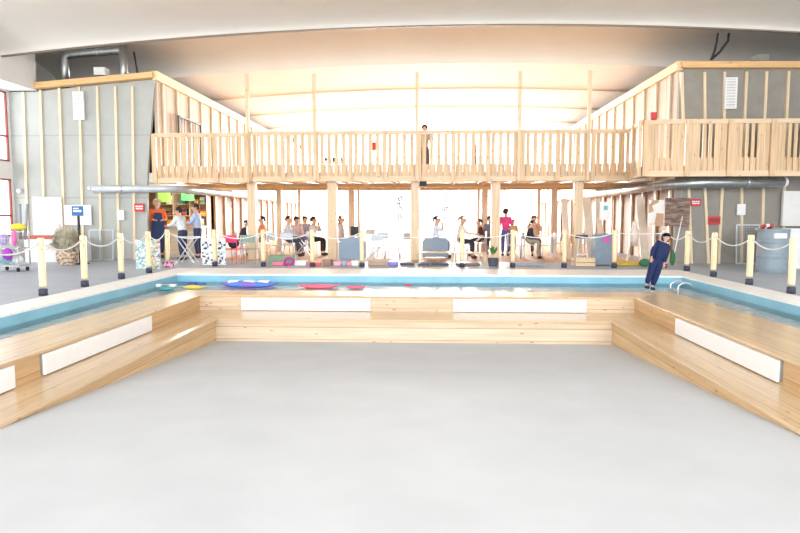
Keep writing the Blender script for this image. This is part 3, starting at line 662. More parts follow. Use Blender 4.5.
person('seated person in lilac-grey top, middle of the left group', X_(305.5, 22.9), 22.9, 0.3, 'sit', 1.7, (176, 170, 192), (150, 156, 190), (58, 44, 44), arms='fwd')
person('seated person in black trousers stretching legs at the right of the left group', X_(313.5, 21.4), 21.4, H-.2, 'sit', 1.68, (216, 206, 196), (44, 44, 50), (54, 42, 40), arms='up', lean=.1)
person('long-haired person seated behind the grey armchair back', X_(342.5, 21.2), 21.2, H, 'sit', 1.72, (214, 196, 190), (90, 90, 100), (70, 48, 44), longhair=True)
person('person slumped over the grey sofa back with dark hair and bent arms', X_(437, 20.4), 20.4, H, 'sit', 1.7, (220, 224, 236), (70, 70, 86), (58, 46, 48), arms='up', lean=.05, sleeves=False)
person('seated person in beige jacket and black trousers reaching to a table', X_(461, 20.0), 20.0, H, 'sit', 1.72, (222, 208, 196), (46, 50, 60), (150, 110, 96), arms='reach', lean=.12)
person('seated person with dark clothes facing left across the middle table', X_(480.5, 21.4), 21.4, -H, 'sit', 1.5, (96, 44, 50), (60, 56, 62), (60, 44, 44), arms='fwd', lean=.15, sleeves=False)
person('seated person half hidden between the two right-hand columns', X_(490, 22.5), 22.5, 0, 'sit', 1.72, (130, 128, 140), (70, 70, 80), (90, 66, 60))
person('standing person in bright pink top and blue jeans seen from behind', X_(505.5, 21.2), 21.2, PI-.3, h=1.62, top=(228, 76, 140), bottom=(92, 104, 160), hair=(44, 34, 36), sleeves=False)
person('dark-haired child just right of the pink top', X_(512.5, 22.2), 22.2, 0, h=1.25, top=(214, 176, 130), bottom=(120, 110, 100), hair=(60, 46, 40), sleeves=False)
person('diner facing the camera behind the white table on the right', X_(534, 21.6), 21.6, 0, 'sit', 1.75, (216, 178, 150), (100, 100, 100), (140, 104, 84), arms='up', sleeves=False)
person('dark-haired diner leaning over the left end of the white table', X_(529, 20.2), 20.2, H-.3, 'sit', 1.45, (52, 50, 56), (166, 160, 140), (48, 38, 40), arms='fwd', lean=.25)
person('person with dark hair standing up on the gallery behind the railing', X_(424.5, 20.5, 160), 20.5, 0, h=1.63, top=(170, 160, 158), bottom=(90, 84, 90), hair=(110, 66, 54), z=2.75)
# figure in navy at the corner of the pool
nv = (22, 38, 82)
gx, gy = gd(648.5, 289.5, ZU)
p = person('small figure in navy hooded suit standing on the right far corner of tiers', gx, gy, .25, h=1.2, top=nv, bottom=nv, hair=nv, side=.14, arms=None, z=ZU+.0, hood=True, shoes=(28, 40, 80))
p.rotation_euler.y = .27

# ================================================================== CAFE FURNITURE
def chair_proto(name, label, m, seat_m=None, z=.45, group='white cafe chairs'):
    r = thing(name, label, 'chair', (0, 0, 0), 0, group)
    MB().box(-.2, .2, -.2, .2, z-.025, z).build('seat', seat_m or m, r, bevel=.01)
    bk = MB(); bk.box(-.2, .2, .19, .215, .62, .84); 
    bk.build('backrest', seat_m or m, r, bevel=.01)
    for sx in (-1, 1):
        MB().tube([(sx*.19, -.19, z-.01), (sx*.2, -.22, 0)], .011, 8).build('leg', m, r, smooth=True)
        MB().tube([(sx*.19, .2, .84), (sx*.19, .19, z), (sx*.2, .26, 0)], .011, 8).build('leg', m, r, smooth=True)
    return r
WM = col('white_metal', (196, 202, 212), .4, metal=.1)
ch0 = chair_proto('cafe_chair', '', WM); first = [True]
def place(label, px, Y, rz, group='white cafe chairs'):
    x = X_(px, Y)
    if first[0]: first[0] = False; ch0.location = (x, Y, 0); ch0.rotation_euler.z = rz; ch0['label'] = label; ch0['group'] = group; return ch0
    return dup(ch0, (x, Y, 0), rz, label, group)
for lb, px, Y, rz in (
    ('white metal chair at the front of the left group table, left one', 276, 19.6, 2.6), ('white metal chair at the front of the left group table, right one', 287, 19.8, 3.3),
    ('white metal chair under the person in grey-white shirt', 288.5, 20.85, H), ('white metal chair under the person in pale pink top', 296.5, 21.95, .5),
    ('white metal chair under the person in lilac-grey top', 305.5, 22.95, .3), ('white metal chair under the person stretching black-trousered legs', 313.5, 21.45, H-.2),
    ('white chair left of the empty middle table', 367, 19.5, H), ('white chair in front of the empty middle table', 377, 18.95, PI+.2), ('white chair behind the empty middle table', 383, 20.7, .1),
    ('white chair right of the empty middle table, turned away', 392, 19.6, -H), ('white chair beside the middle gallery column', 402, 20.2, -2.2), ('white chair far behind the middle tables', 372, 24.5, .4),
    ('white chair under the beige-jacketed person', 461, 20.05, H), ('white chair under the person facing left at the middle table', 480.5, 21.45, -H),
    ('white chair under the half-hidden person between columns', 490, 22.55, 0), ('white chair left of the white table on the right', 514, 20.0, H-.2), ('white chair under the diner facing the camera', 534, 21.65, 0),
    ('white chair under the dark-haired diner', 529, 20.25, H-.3), ('white chair right of the white table on the right', 548, 20.0, -H), ('white chair beyond the white table near the right column', 558, 21.8, -2.3),
    ('white chair under the seated person behind the pink chair', 242, 20.65, H+.4), ('white chair under the person in orange top', 262, 21.25, -H), ('white chair under the long-haired person', 342.5, 21.25, H),
    ('white chair standing right of the rightmost front column', 590, 20.5, 2.4)): place(lb, px, Y, rz)
cc = chair_proto('metal_chair', 'bright pink metal chair behind the far bollards on the left', col('pink_metal', (232, 60, 120), .4), group=None); cc.location = (X_(234, 17.6), 17.6, 0); cc.rotation_euler.z = PI-.2
if 'group' in cc: del cc['group']
cc = chair_proto('metal_chair', 'grey-green metal chair right of the bright pink chair', col('sage_metal', (140, 158, 152), .4), group=None); cc.location = (X_(250.5, 17.6), 17.6, 0); cc.rotation_euler.z = PI
bag = MB(); bag.ball((0, 0, .16), .17, (1, .7, .95), 12); o = bag.build('bag', BLACK, smooth=True); o.location = (X_(234, 17.55), 17.5, .45); tag(o, 'small black bag lying on the seat of the pink chair', 'bag')
def table(name, label, px, Y, w_, d_, m, h=.74, cross=False, rz=0, leg=None):
    r = thing(name, label, 'table', (X_(px, Y), Y, 0), rz, 'cafe tables'); leg = leg or WM
    MB().box(-w_/2, w_/2, -d_/2, d_/2, h-.03, h).build('tabletop', m, r, bevel=.008)
    if cross:
        for s in (-1, 1):
            MB().bar((-w_/2+.05, s*(d_/2-.06), 0), (w_/2-.05, s*(d_/2-.06), h-.03), .025).build('leg', leg, r); MB().bar((w_/2-.05, s*(d_/2-.09), 0), (-w_/2+.05, s*(d_/2-.09), h-.03), .025).build('leg', leg, r)
    else:
        for sx in (-1, 1):
            for sy in (-1, 1): MB().box(sx*(w_/2-.05)-.02, sx*(w_/2-.05)+.02, sy*(d_/2-.05)-.02, sy*(d_/2-.05)+.02, 0, h-.03).build('leg', leg, r)
    return r
table('folding_table', 'small folding table with crossed white legs behind the snack bar customers', 187, 17.9, .62, .5, WM, .78, True)
table('cafe_table', 'white cafe table of the left seated group', 304, 20.9, .7, .7, WM, cross=True)
table('cafe_table', 'white cafe table in front of the seated person in orange top', 252, 20.7, .7, .7, W_X)
table('cafe_table', 'empty white cafe table left of the middle column', 380, 19.8, .9, .7, WM, cross=True)
table('cafe_table', 'cafe table between beige-jacketed person and person facing left', 471, 20.7, .8, .6, W_X, cross=True)
table('cafe_table', 'white cafe table with two diners on the right', 538, 20.6, 1.1, .7, PLAST)
table('low_table', 'long low pale wooden table in front of the grey sofa', 437, 18.2, 1.0, .5, W_X, .33, leg=W_Z)
table('low_table', 'low pale wooden table with striped top left of the plant pot', 470, 18.4, .95, .5, W_X, .3, leg=W_Z)
SOFA = col('sofa_grey_blue', (146, 164, 184), .85, scale=20)
def sofa(label, px, Y, w_, h, rz=0):
    r = thing('sofa', label, 'sofa', (X_(px, Y), Y, 0), rz, 'grey sofas')
    MB().box(-w_/2, w_/2, 0, .14, .06, h).build('backrest', SOFA, r, bevel=.03); MB().box(-w_/2, w_/2, .14, .75, .06, .42).build('seat', SOFA, r, bevel=.03)
    for s in (-1, 1): MB().box(s*w_/2-.06, s*w_/2+.06, .0, .75, .04, .6).build('armrest', SOFA, r, bevel=.03)
    return r
sofa('tall-backed grey-blue armchair seen from behind, left of the middle tables', 351, 18.6, .66, .74)
sofa('low grey-blue sofa seen from behind right of the middle column', 435.5, 19.9, .74, .68)
x = X_(356, 20.6); o = MB().box(-.13, .13, 0, .05, .0, .3).build('monitor', BLACK, bevel=.01); o.location = (x, 20.2, .95); tag(o, 'small black screen standing above the grey-blue armchair', 'screen')
o.location.z = .74
table('cafe_table', 'small table carrying the black screen behind the armchair', 356, 20.3, .5, .5, W_X, .74)

# ---------------- snack bar
bx_ = X_(158, 20.0)
r = thing('snack_bar_counter', 'pale wooden snack bar counter with goods on top', 'counter', (-8.35, 20.3, 0), 0)
MB().box(-.55, .75, -.25, .3, 0, 1.0).build('body', col('counter_beige', (205, 190, 168), .6), r, bevel=.01)
MB().box(-.62, .8, -.32, .36, 1.0, 1.05).build('worktop', W_X, r, bevel=.008)
MB().box(-.5, .7, -.262, -.25, .1, .9).build('front_panel', W_X, r)
cols_ = [(236, 198, 40), (60, 140, 70), (210, 60, 50), (240, 240, 236), (70, 130, 180), (236, 130, 50), (150, 200, 90), (60, 60, 66)]
lp_ = thing('bar_fill_lamp', 'small white fill lamp added under the ceiling of the snack bar', 'lamp', (-8.9, 21.6, 2.45), 0)  # lamp and its point light are added to brighten the dark bar recess
MB().lathe([(.03, -.1), (.12, -.09), (.13, -.03), (.05, 0)], n=16).build('lamp_shade', PLAST, lp_)
ld = bpy.data.lights.new('bar_fill_light', 'POINT'); ld.energy = 110; ld.shadow_soft_size = .1; ld.color = (1, .95, .86); lo = bpy.data.objects.new('bar_fill_light', ld); C.objects.link(lo); lo.location = (-8.9, 21.6, 2.25)
shr = thing('bar_shelf_unit', 'wooden shelf unit with bright goods behind the snack bar', 'shelf', (-9.6, 23.6, 0), 0)
for x in (-1.0, -.33, .33, 1.0): MB().box(x-.02, x+.02, -.15, .3, 0, 2.3).build('upright', W_Z, shr)
for z in (.5, .95, 1.4, 1.85, 2.26): MB().box(-1.0, 1.0, -.15, .3, z-.02, z).build('shelf_board', W_X, shr)
n = 0; random.seed(8)
nm = ['yellow', 'green', 'red', 'white', 'blue', 'orange', 'light green', 'black']; used = {}
rown = {.5: 'bottom', .95: 'second', 1.4: 'third', 1.85: 'top'}
ref = {}
for z in (.5, .95, 1.4, 1.85):
    x = -.93; cnt = 0
    while x < .85:
        wd = random.choice((.13, .18, .24)); hh = random.choice((.2, .28, .34)); ci = random.randrange(8)
        if not any(abs(x+wd/2-u) < wd/2+.04 for u in (-.33, .33)):
            cnt += 1
            o = MB().box(-wd/2, wd/2, -.08, .08, 0, hh-.02).build('grocery_box', col('goods_%d' % ci, cols_[ci], .5), bevel=.012); o.location = (-9.6+x+wd/2, 23.6+.03, z+.001)
            MB().box(-wd/2+.02, wd/2-.02, -.085, -.08, .05, hh*.5).build('paper_band', col('goods_%d' % ((ci+3) % 8), cols_[(ci+3) % 8]), o)
            tag(o, '%s packet on the %s shelf of the bar, %s from the left' % (nm[ci], rown[z], ordn[cnt-1]), 'packet', 'packets on the bar shelves')
        x += wd+.05
for k, (dx, ci, lb) in enumerate(((-.4, 0, 'yellow tub at the left end of the snack bar counter'), (-.1, 1, 'green tub in the middle of the snack bar counter'), (.25, 5, 'orange tub right of the green one on the counter'), (.55, 2, 'red tub at the right end of the snack bar counter'))):
    o = MB().lathe([(.08, 0), (.1, .2), (.105, .21)], n=14).build('tub', col('goods_%d' % ci, cols_[ci]), smooth=False); o.location = (-8.35+dx, 20.35, 1.051); tag(o, lb, 'tub', 'tubs on the snack bar')
for k, (x, z, ci, lb) in enumerate(((-9.0, 1.95, 1, 'green banner hanging at the top of the snack bar'), (-9.9, 1.9, 6, 'light green menu board hanging left in the snack bar'))):
    o = MB().box(-.25, .25, 0, .02, -.2, .25).build('menu_board', col('goods_%d' % ci, cols_[ci])); o.location = (x, 22.6, z+.2); tag(o, lb, 'board')

# ---------------- objects along the far pool edge
def screen_(label, px, py0, py1, w_, Y, m):
    o = sbox('pattern_board', label, 'board', px, py0, py1, w_, Y, .04, m); return o
screen_('tall patterned board in white and teal left of the fourth left bollard', 141.5, 240, 273, 12, 15.6, pattern('pat_teal', [(222, 230, 234), (150, 196, 200), (222, 230, 234), (176, 208, 180), (140, 156, 176)], 22))
screen_('tall patterned board with orange and green marks right of that bollard', 155, 240, 272, 10, 15.7, pattern('pat_orange', [(216, 220, 228), (230, 180, 90), (150, 200, 170), (130, 130, 156), (220, 200, 200)], 22))
screen_('black and white patterned board left of the second far bollard', 207.5, 238, 266, 11, 17.0, pattern('pat_bw', [(240, 240, 242), (240, 240, 242), (60, 60, 80), (240, 240, 242), (200, 220, 228)], 18))
screen_('black and white patterned board right of the second far bollard', 221.5, 238, 266, 8, 17.05, pattern('pat_bw', []) if 0 else MC['pat_bw'])
def tub(name, label, cat, px, py0, py1, w_px, Y, m, rim=None, taper=.8, group='pots and tubs on the far deck edge'):
    x, z1 = at(px, py0, Y); xr = at(px+w_px/2, py0, Y)[0]-x
    r = thing(name, label, cat, (x, Y, 0), 0, group)
    MB().lathe([(xr*taper, .0), (xr, z1), (xr*.93, z1), (xr*.9, z1*.85)], n=18).build('pot', m, r, smooth=False)
    if rim: MB().lathe([(xr*1.03, z1-.03), (xr*1.03, z1+.005), (xr*.93, z1+.005)], n=18).build('rim', rim, r)
    return r
tub('basket', 'small magenta basket with white spots near the far left pool corner', 'basket', 168.5, 262, 270, 12, 16.3, pattern('magenta_spot', [(170, 40, 110), (170, 40, 110), (190, 60, 130), (236, 200, 220)], 20))
sbox('planter_bench', 'long sage green planter box behind the far pool edge', 'planter', 281.5, 255.5, 264.5, 27, 17.5, .4, col('sage_green', (128, 158, 132)))
data = [('pink', (246, 120, 160), 278, 262.5, 268, 11), ('white', (240, 238, 238), 300, 261, 268.5, 11.5), ('coral red', (242, 110, 110), 314, 262.5, 268.5, 12),
        ('pale pink', (246, 176, 196), 337.5, 262, 268.5, 7), ('grey-blue', (160, 170, 196), 344, 261.5, 268.5, 5), ('rose pink', (244, 150, 178), 349, 262, 268.5, 4.5), ('bright white', (246, 240, 242), 355, 261, 268.5, 7), ('lavender blue', (120, 124, 200), 393, 262, 268.5, 10)]
for cn, c, px, y0, y1, w_ in data:
    o = sbox('storage_tray', '%s plastic storage box in the row behind the far pool edge' % cn, 'box', px, y0, y1, w_, 16.9, .25, col('tray_'+cn.replace(' ', '_'), c, .4), group='coloured boxes on the far deck edge', bevel=.02)
    hx = abs(o.data.vertices[0].co.x); hz = max(v.co.z for v in o.data.vertices)
    MB().box(-hx-.012, hx+.012, -.012, .262, hz-.03, hz+.004).build('rim', col('tray_'+cn.replace(' ', '_'), c), o)
m = MB()
for k in range(16): a = 2*PI*k/16; b_ = 2*PI*(k+1)/16; m.tube([(.13*math.cos(a), 0, .1+.09*math.sin(a)), (.13*math.cos(b_), 0, .1+.09*math.sin(b_))], .035, 8)
o = m.build('swim_ring', col('magenta', (196, 50, 150), .35), smooth=True); o.location = (X_(288, 16.75), 16.85, .03); tag(o, 'magenta swim ring leaning beside the pink box', 'swim ring')
def crate(label, px, y0, y1, w_px, Y, d=.35, group='wooden crates on the far deck edge', cm=None):
    x0 = X_(px-w_px/2, Y); x1 = X_(px+w_px/2, Y); z1 = at(px, y0, Y)[1]; w_ = x1-x0; cm = cm or W_X
    r = thing('wooden_crate', label, 'crate', ((x0+x1)/2, Y, 0), 0, group); n = max(2, int(z1/.1)); q = z1/n
    for k in range(n):
        f = MB(); f.box(-w_/2, w_/2, 0, .015, k*q+.01, (k+1)*q-.015); f.box(-w_/2, w_/2, d-.015, d, k*q+.01, (k+1)*q-.015); f.box(-w_/2, -w_/2+.015, 0, d, k*q+.01, (k+1)*q-.015); f.box(w_/2-.015, w_/2, 0, d, k*q+.01, (k+1)*q-.015)
        f.build('slat', cm, r)
    for sx in (-1, 1):
        for yy in (.015, d-.045): MB().box(sx*(w_/2-.015)-(.03 if sx > 0 else 0), sx*(w_/2-.015)+(.03 if sx < 0 else 0), yy, yy+.03, 0, z1).build('corner_post', cm, r)
    MB().box(-w_/2+.02, w_/2-.02, .02, d-.02, .01, .025).build('bottom', cm, r)
    return r
BR = wood('crate_brown', (170, 132, 104), 'X')
crate('small dark brown crate between the coral box and the pale pink box', 326.5, 259.5, 268, 9, 17.1, .25, cm=BR)
crate('wide low brown crate stack left of the lavender box', 378, 259, 268, 21, 17.2, .4, cm=wood('crate_taupe', (196, 170, 148), 'X'))
crate('pale wooden slatted crate beside the round stool on the right', 586, 258, 267, 21, 17.0, .45)
r = tub('potted_plant', 'dark grey pot with a green plant on the far deck edge', 'plant', 493, 258, 268.5, 11, 17.0, DGREY, None, .8)
random.seed(3); m = MB()
def leaf(m, base, tip, wd):
    base = Vector(base); tip = Vector(tip); mid = base.lerp(tip, .5)+Vector((0, 0, .02)); s = (tip-base).cross(Vector((0, 0, 1))); s = (s.normalized() if s.length > .001 else Vector((1, 0, 0)))*wd
    a = [m.bm.verts.new(v) for v in (base, mid-s, tip, mid+s)]; m.bm.faces.new(a)
for k in range(46):
    a = random.random()*2*PI; q = random.uniform(.05, .17); z0 = random.uniform(.3, .45); leaf(m, (q*.4*math.cos(a), q*.4*math.sin(a), z0), (q*math.cos(a), q*math.sin(a), z0+random.uniform(.05, .18)), .025)
m.build('foliage', col('leaf_green', (88, 140, 80), .6, var=.2), r)
for lb, px, w_, y0, m_ in (('dark grey low tub left of the low wooden table', 407, 14, 262.5, DGREY), ('slate low box beside the middle column', 424, 12, 263, DGREY), ('dark low box under the long low table', 440, 18, 263.5, DGREY), ('dark low woven box left of the plant pot', 468, 24, 263.5, col('woven', (120, 112, 112), .8, scale=40, var=.3)), ('slate low box right of the plant pot', 530, 30, 263.5, col('slate_blue', (150, 158, 172)))):
    sbox('low_box', lb, 'box', px, y0, 268, w_, 17.15, .3, m_, group='dark low boxes behind the far pool edge', bevel=.015)
# bar stool and bin
x = X_(581.5, 17.6); z1 = at(581, 235, 17.6)[1]; r = thing('bar_stool', 'tall stool with round navy seat and thin legs above the crate', 'stool', (x, 17.6, 0))
MB().lathe([(.16, z1-.09), (.18, z1-.07), (.18, z1-.01), (.16, z1)], n=20).build('seat', col('navy_seat', (52, 60, 92), .5), r)
for sx in (-1, 1):
    for sy in (-1, 1): MB().tube([(sx*.1, sy*.1, z1-.09), (sx*.17, sy*.17, 0)], .012, 8).build('leg', STEEL, r)
for q in (-1, 1): MB().bar((-.14, q*.14, .3), (.14, q*.14, .3), .015).build('footrest', STEEL, r)
def binbox(label, px, y0, w_px, Y, m):
    x0 = X_(px-w_px/2, Y, 250); x1 = X_(px+w_px/2, Y, 250); z1 = at(px, y0, Y)[1]; r = thing('refuse_bin', label, 'bin', ((x0+x1)/2, Y, 0)); w_ = x1-x0
    MB().prism([(-w_/2*.9, 0), (w_/2*.9, 0), (w_/2*.9, .5), (-w_/2*.9, .5)], .02, z1-.05).build('body', m, r, bevel=.02); bd_ = r.children[0]
    for k in range(3): MB().box(-w_/2*.92, w_/2*.92, -.012, .512, z1*(.2+.27*k), z1*(.2+.27*k)+.03).build('rib', m, r)
    MB().box(-w_/2, w_/2, -.03, .53, z1-.05, z1).build('lid', m, r, bevel=.015)
    MB().box(-.02, .18, -.02, 0, z1-.23, z1-.11).build('sticker', col('pink_sticker', (224, 90, 190)), bd_)
    return r
binbox('tall grey-blue bin with a pink sticker behind the far pool edge', 603.5, 234, 19, 17.3, col('bin_grey', (128, 144, 160), .5))
# right deck things
r = thing('water_barrel', 'large round grey barrel near the right edge behind the bollards', 'barrel', (X_(772.5, 15.6, 250), 15.6, 0)); br_ = (X_(788, 15.6)-X_(757.5, 15.6))/2; zb_ = at(772, 229, 15.6)[1]
BM = col('barrel_grey', (138, 152, 162), .45)
MB().lathe([(br_*.93, 0.002), (br_*.97, .1), (br_*.97, .36), (br_, .38), (br_, .42), (br_*.97, .44), (br_*.97, .72), (br_, .74), (br_, .78), (br_*.97, .8), (br_*.97, zb_-.06), (br_*1.0, zb_-.05), (br_*1.0, zb_)], n=32).build('body', BM, r); bb_ = [c for c in r.children][0]
MB().box(-.17, .12, -br_-.006, -br_+.06, zb_-.22, zb_-.1).build('label_sheet', PAPER, bb_)
m = MB(); n_ = 24
for k in range(n_): a = 2*PI*k/n_; b_ = 2*PI*(k+1)/n_; m.tube([(.13*math.cos(a), 0, .13*math.sin(a)), (.13*math.cos(b_), 0, .13*math.sin(b_))], .04, 8, caps=False)
o = m.build('life_ring', col('life_red', (206, 70, 64), .5), smooth=True); o.location = (X_(766, 15.5), 15.5, zb_+.001); o.rotation_euler.x = PI/2-.25; o.location.z += .06; tag(o, 'red and white life ring sitting on top of the grey barrel', 'life ring')
for k in range(4):
    a = k*PI/2+.3; q = MB().tube([(.13*math.cos(a+t*.12), 0, .13*math.sin(a+t*.12)) for t in range(-2, 3)], .043, 8).build('white_band', PLAST, o, smooth=True)
def mesh_panel(label, px0, px1, py0, py1, Y, lean=.08):
    x0, z1 = at(px0, py0, Y); x1, _ = at(px1, py0, Y); w_ = x1-x0; r = thing('wire_mesh_panel', label, 'panel', ((x0+x1)/2, Y, 0), 0, None)
    f = MB()
    for a, b_ in (((-w_/2, 0, .03), (-w_/2, lean, z1)), ((w_/2, 0, .03), (w_/2, lean, z1)), ((-w_/2, 0, .03), (w_/2, 0, .03)), ((-w_/2, lean, z1), (w_/2, lean, z1))): f.bar(a, b_, .035)
    f.build('frame', col('mesh_frame', (196, 202, 206), .4, metal=.3), r)
    g_ = MB(); n = int(w_/.07)
    for k in range(1, n): x = -w_/2+w_*k/n; g_.bar((x, 0, .03), (x, lean, z1), .006)
    n = int(z1/.07)
    for k in range(1, n): g_.bar((-w_/2, lean*k/n, z1*k/n), (w_/2, lean*k/n, z1*k/n), .006)
    g_.build('wire_mesh', col('mesh_wire', (190, 196, 200), .4, metal=.3), r); return r
mesh_panel('wire mesh panel leaning on the left grey wall, left one', 88, 99, 230, 262, 18.5)
mesh_panel('wire mesh panel leaning on the left grey wall, right one', 99.5, 112, 230, 262, 18.6)
mesh_panel('wire mesh panel leaning on the right grey wall behind the barrel', 738, 764, 225, 262, 17.9)
r = thing('white_counter', 'white counter with a raised back board at the right edge', 'counter', (10.05, 16.6, 0))
MB().box(-.62, 1.6, 0, .8, 0, 1.0).build('body', WHITEW, r, bevel=.01); MB().box(-.95, 1.6, -.05, .85, 1.0, 1.06).build('worktop', PLAST, r, bevel=.008)
block('trim_8', X_(783, 18.1, 210), 12.9, 18.1, 18.2, 1.1, at(783, 191, 18.1)[1], WHITEW)
# tools near the navy figure
a = gd(674, 258); t_ = at(684, 216, 17.2)
r = thing('pool_broom', 'long white pole with green brush head leaning by the right side wall', 'broom', (X_(674, 16.9), 16.9, 0))
e = Vector((t_[0]-X_(674, 16.9), .4, t_[1])); MB().tube([(0, 0, .25), e], .016, 8).build('handle', PLAST, r, smooth=True)
m = MB(); m.ball((-.02, -.0, .25), .12, (.6, .5, 1.7), 12); m.build('brush_head', col('brush_green', (50, 110, 70), .7), r, smooth=True)
o = MB().ball((0, 0, 0), .14, (1.1, .6, .8), 12).build('swim_fin', col('brush_green', (50, 110, 70)), smooth=True); o.location = (X_(645, 16.9, 250), 16.9, .32); tag(o, 'green bag just left of the navy figure behind the pool edge', 'bag'); o.name = 'green_bag'; o.location.z = .12
# garment stand + yellow mat
Ys = 18.4; x = X_(634, Ys); r = thing('garment_stand', 'slender pale garment on a wooden stand left of the navy figure', 'stand', (x, Ys, 0))
for sx in (-1, 1): MB().bar((sx*.2, 0, 0), (sx*.08, .0, .8), .04).build('leg', W_Z, r)
MB().lathe([(.08, .5), (.13, .7), (.13, .95), (.07, 1.05), (.06, 1.12), (.075, 1.18), (.03, 1.26)], n=14).build('garment', col('garment_pale', (228, 210, 200)), r, smooth=True)
Ym = 17.6; m = MB(); m.lathe([(.02, 0), (.48, .005), (.5, .06), (.4, .09), (.02, .1)], n=24)
for v in m.bm.verts: v.co.y *= .6
o = m.build('foam_float', col('foam_yellow', (222, 190, 70), .6)); o.location = (X_(630, Ym), Ym, .003); tag(o, 'flat yellow foam float lying on the deck right of the grey bin', 'float')
# white draped panels leaning by the right columns
for k, (px, w_, lb) in enumerate(((590, 8, 'tall white leaning board just right of the rightmost front column'), (601, 5, 'narrow white leaning board behind the grey bin'), (567, 6, 'narrow white leaning board left of the rightmost front column'), (643.5, 8, 'tall pale board leaning between the garment stand and the brown poster'))):
    Yk = 19.9 if px != 643.5 else 18.9; x0 = X_(px-w_/2, Yk); x1 = X_(px+w_/2, Yk); m = MB(); m.bar((0, -.25, 0), (-.12, .1, 1.95), x1-x0, .04); o = m.build('leaning_board', col('board_pale', (208, 194, 178), .7)); o.location = ((x0+x1)/2, Yk, .01); tag(o, lb, 'board', 'leaning boards on the right')

# ---------------- left deck things
r = thing('display_box', 'low white display box with red edge by the left grey wall', 'box', (X_(50, 17.8), 17.8, 0)); x0 = X_(24, 17.8)-X_(50, 17.8); x1 = X_(78, 17.8)-X_(50, 17.8); z1 = at(40, 236, 17.8)[1]
MB().box(x0, x1, 0, .7, 0, z1-.09).build('body', WHITEW, r, bevel=.01); MB().box(x0-.03, x1*.1, -.03, .73, z1-.09, z1).build('red_edge', col('edge_red', (190, 92, 72)), r); MB().box(x1*.1, x1, -.01, .7, z1-.09, z1-.05).build('top_edge', WHITEW, r)
Yb = 16.9; x, _ = at(68, 270, Yb); r = thing('potted_grass', 'large dry grass plant in a woven basket pot on the left deck', 'plant', (x, Yb, 0))
MB().lathe([(.2, 0), (.27, .12), (.29, .3), (.26, .42), (.22, .42), (.2, .38)], n=20).build('basket_pot', pattern('basket_weave', [(176, 132, 96), (206, 180, 150), (150, 110, 84), (222, 212, 200)], 14, stretch=(1, 1, 2.5)), r)
m = MB(); random.seed(11)
for k in range(800):
    a = random.random()*2*PI; t = random.random(); rad = .15+.55*t**.6; z1 = 1.12-.7*t+random.uniform(-.12, .15); b0 = Vector((.12*math.cos(a), .12*math.sin(a), .38)); tp_ = Vector((rad*math.cos(a), rad*math.sin(a)*.8, z1)); mid = b0.lerp(tp_, .55)+Vector((0, 0, .14))
    s = Vector((-math.sin(a), math.cos(a), 0))*.013
    v = [m.bm.verts.new(q) for q in (b0-s, b0+s, mid+s, mid-s)]; m.bm.faces.new(v); v2 = m.bm.verts.new(tp_); m.bm.faces.new((v[3], v[2], v2))
m.build('foliage', col('dry_grass', (206, 198, 176), .8, var=.25, scale=5), r)
Yp = 17.2; x = X_(79.5, Yp); z1 = at(79, 211, Yp)[1]; r = thing('sign_stand', 'blue information sign on a dark pole beside the basket plant', 'sign', (x, Yp, 0))
MB().box(-.025, .025, -.025, .025, 0.02, z1-.1).build('pole', BLACK, r); MB().box(-.18, .18, -.18, .18, 0, .025).build('base_plate', BLACK, r, bevel=.005)
sb_ = MB().box(-.17, .17, -.045, -.025, z1-.14, z1+.14).build('sign_board', SIGNB, r, bevel=.005); MB().box(-.12, .12, -.05, -.045, z1-.03, z1+.03).build('marking', PAPER, sb_); MB().box(-.12, .04, -.05, -.045, z1+.06, z1+.09).build('marking', PAPER, sb_)
Yc = 15.0; x = X_(11, Yc); r = thing('float_cart', 'wheeled wire cart heaped with coloured swim floats at the left edge', 'cart', (x, Yc, 0))
f = MB()
for sx in (-.32, .32):
    for sy in (-.22, .22): f.bar((sx, sy, .1), (sx, sy, 1.0), .025)
for z in (.14, .58, 1.0):
    for sy in (-.22, .22): f.bar((-.32, sy, z), (.32, sy, z), .02)
    for sx in (-.32, .32): f.bar((sx, -.22, z), (sx, .22, z), .02)
f.build('frame', STEEL, r)
g_ = MB()
for k in range(9): g_.bar((-.32+.08*k, -.23, .14), (-.32+.08*k, -.23, 1.0), .007); g_.bar((-.32, -.23, .14+.1*k), (.32, -.23, .14+.1*k), .007)
g_.build('wire_mesh', STEEL, r)
for z in (.15, .58): MB().box(-.31, .31, -.21, .21, z, z+.015).build('shelf', col('cart_shelf', (190, 196, 204)), r)
for sx in (-.27, .27):
    for sy in (-.18, .18): m = MB(); m.tube([(sx-.02, sy, .05), (sx+.02, sy, .05)], .05, 14); m.build('wheel', BLACK, r)
fl = [('purple swim float hanging on the front of the cart, low', (150, 50, 170), (.1, -.3, .45), (.14, .07, .15)), ('yellow swim float on top of the cart', (238, 214, 60), (.2, 0, 1.12), (.2, .12, .09)), ('lilac swim float at the left of the cart', (170, 150, 210), (-.2, 0, .8), (.12, .1, .14)),
      ('pale grey swim float inside the cart shelf', (216, 220, 228), (.1, 0, .75), (.13, .1, .14)), ('pink swim float at the right side of the cart', (226, 110, 170), (.29, -.3, .85), (.06, .06, .2)), ('turquoise swim float low in the cart', (110, 190, 200), (-.15, 0, .3), (.14, .1, .12)), ('white swim float low in the cart', (240, 240, 240), (.15, .0, .3), (.14, .1, .12)), ('dark blue swim float at the left end of the cart', (60, 80, 150), (-.24, -.3, .35), (.07, .06, .17))]
for lb, c, p, sc_ in fl:
    o = MB().ball((0, 0, 0), 1, sc_, 14).build('swim_float', col('float_%d_%d_%d' % c, c, .5), smooth=True); o.location = (x+p[0], Yc+p[1], p[2]); tag(o, lb, 'float', 'swim floats on the cart')
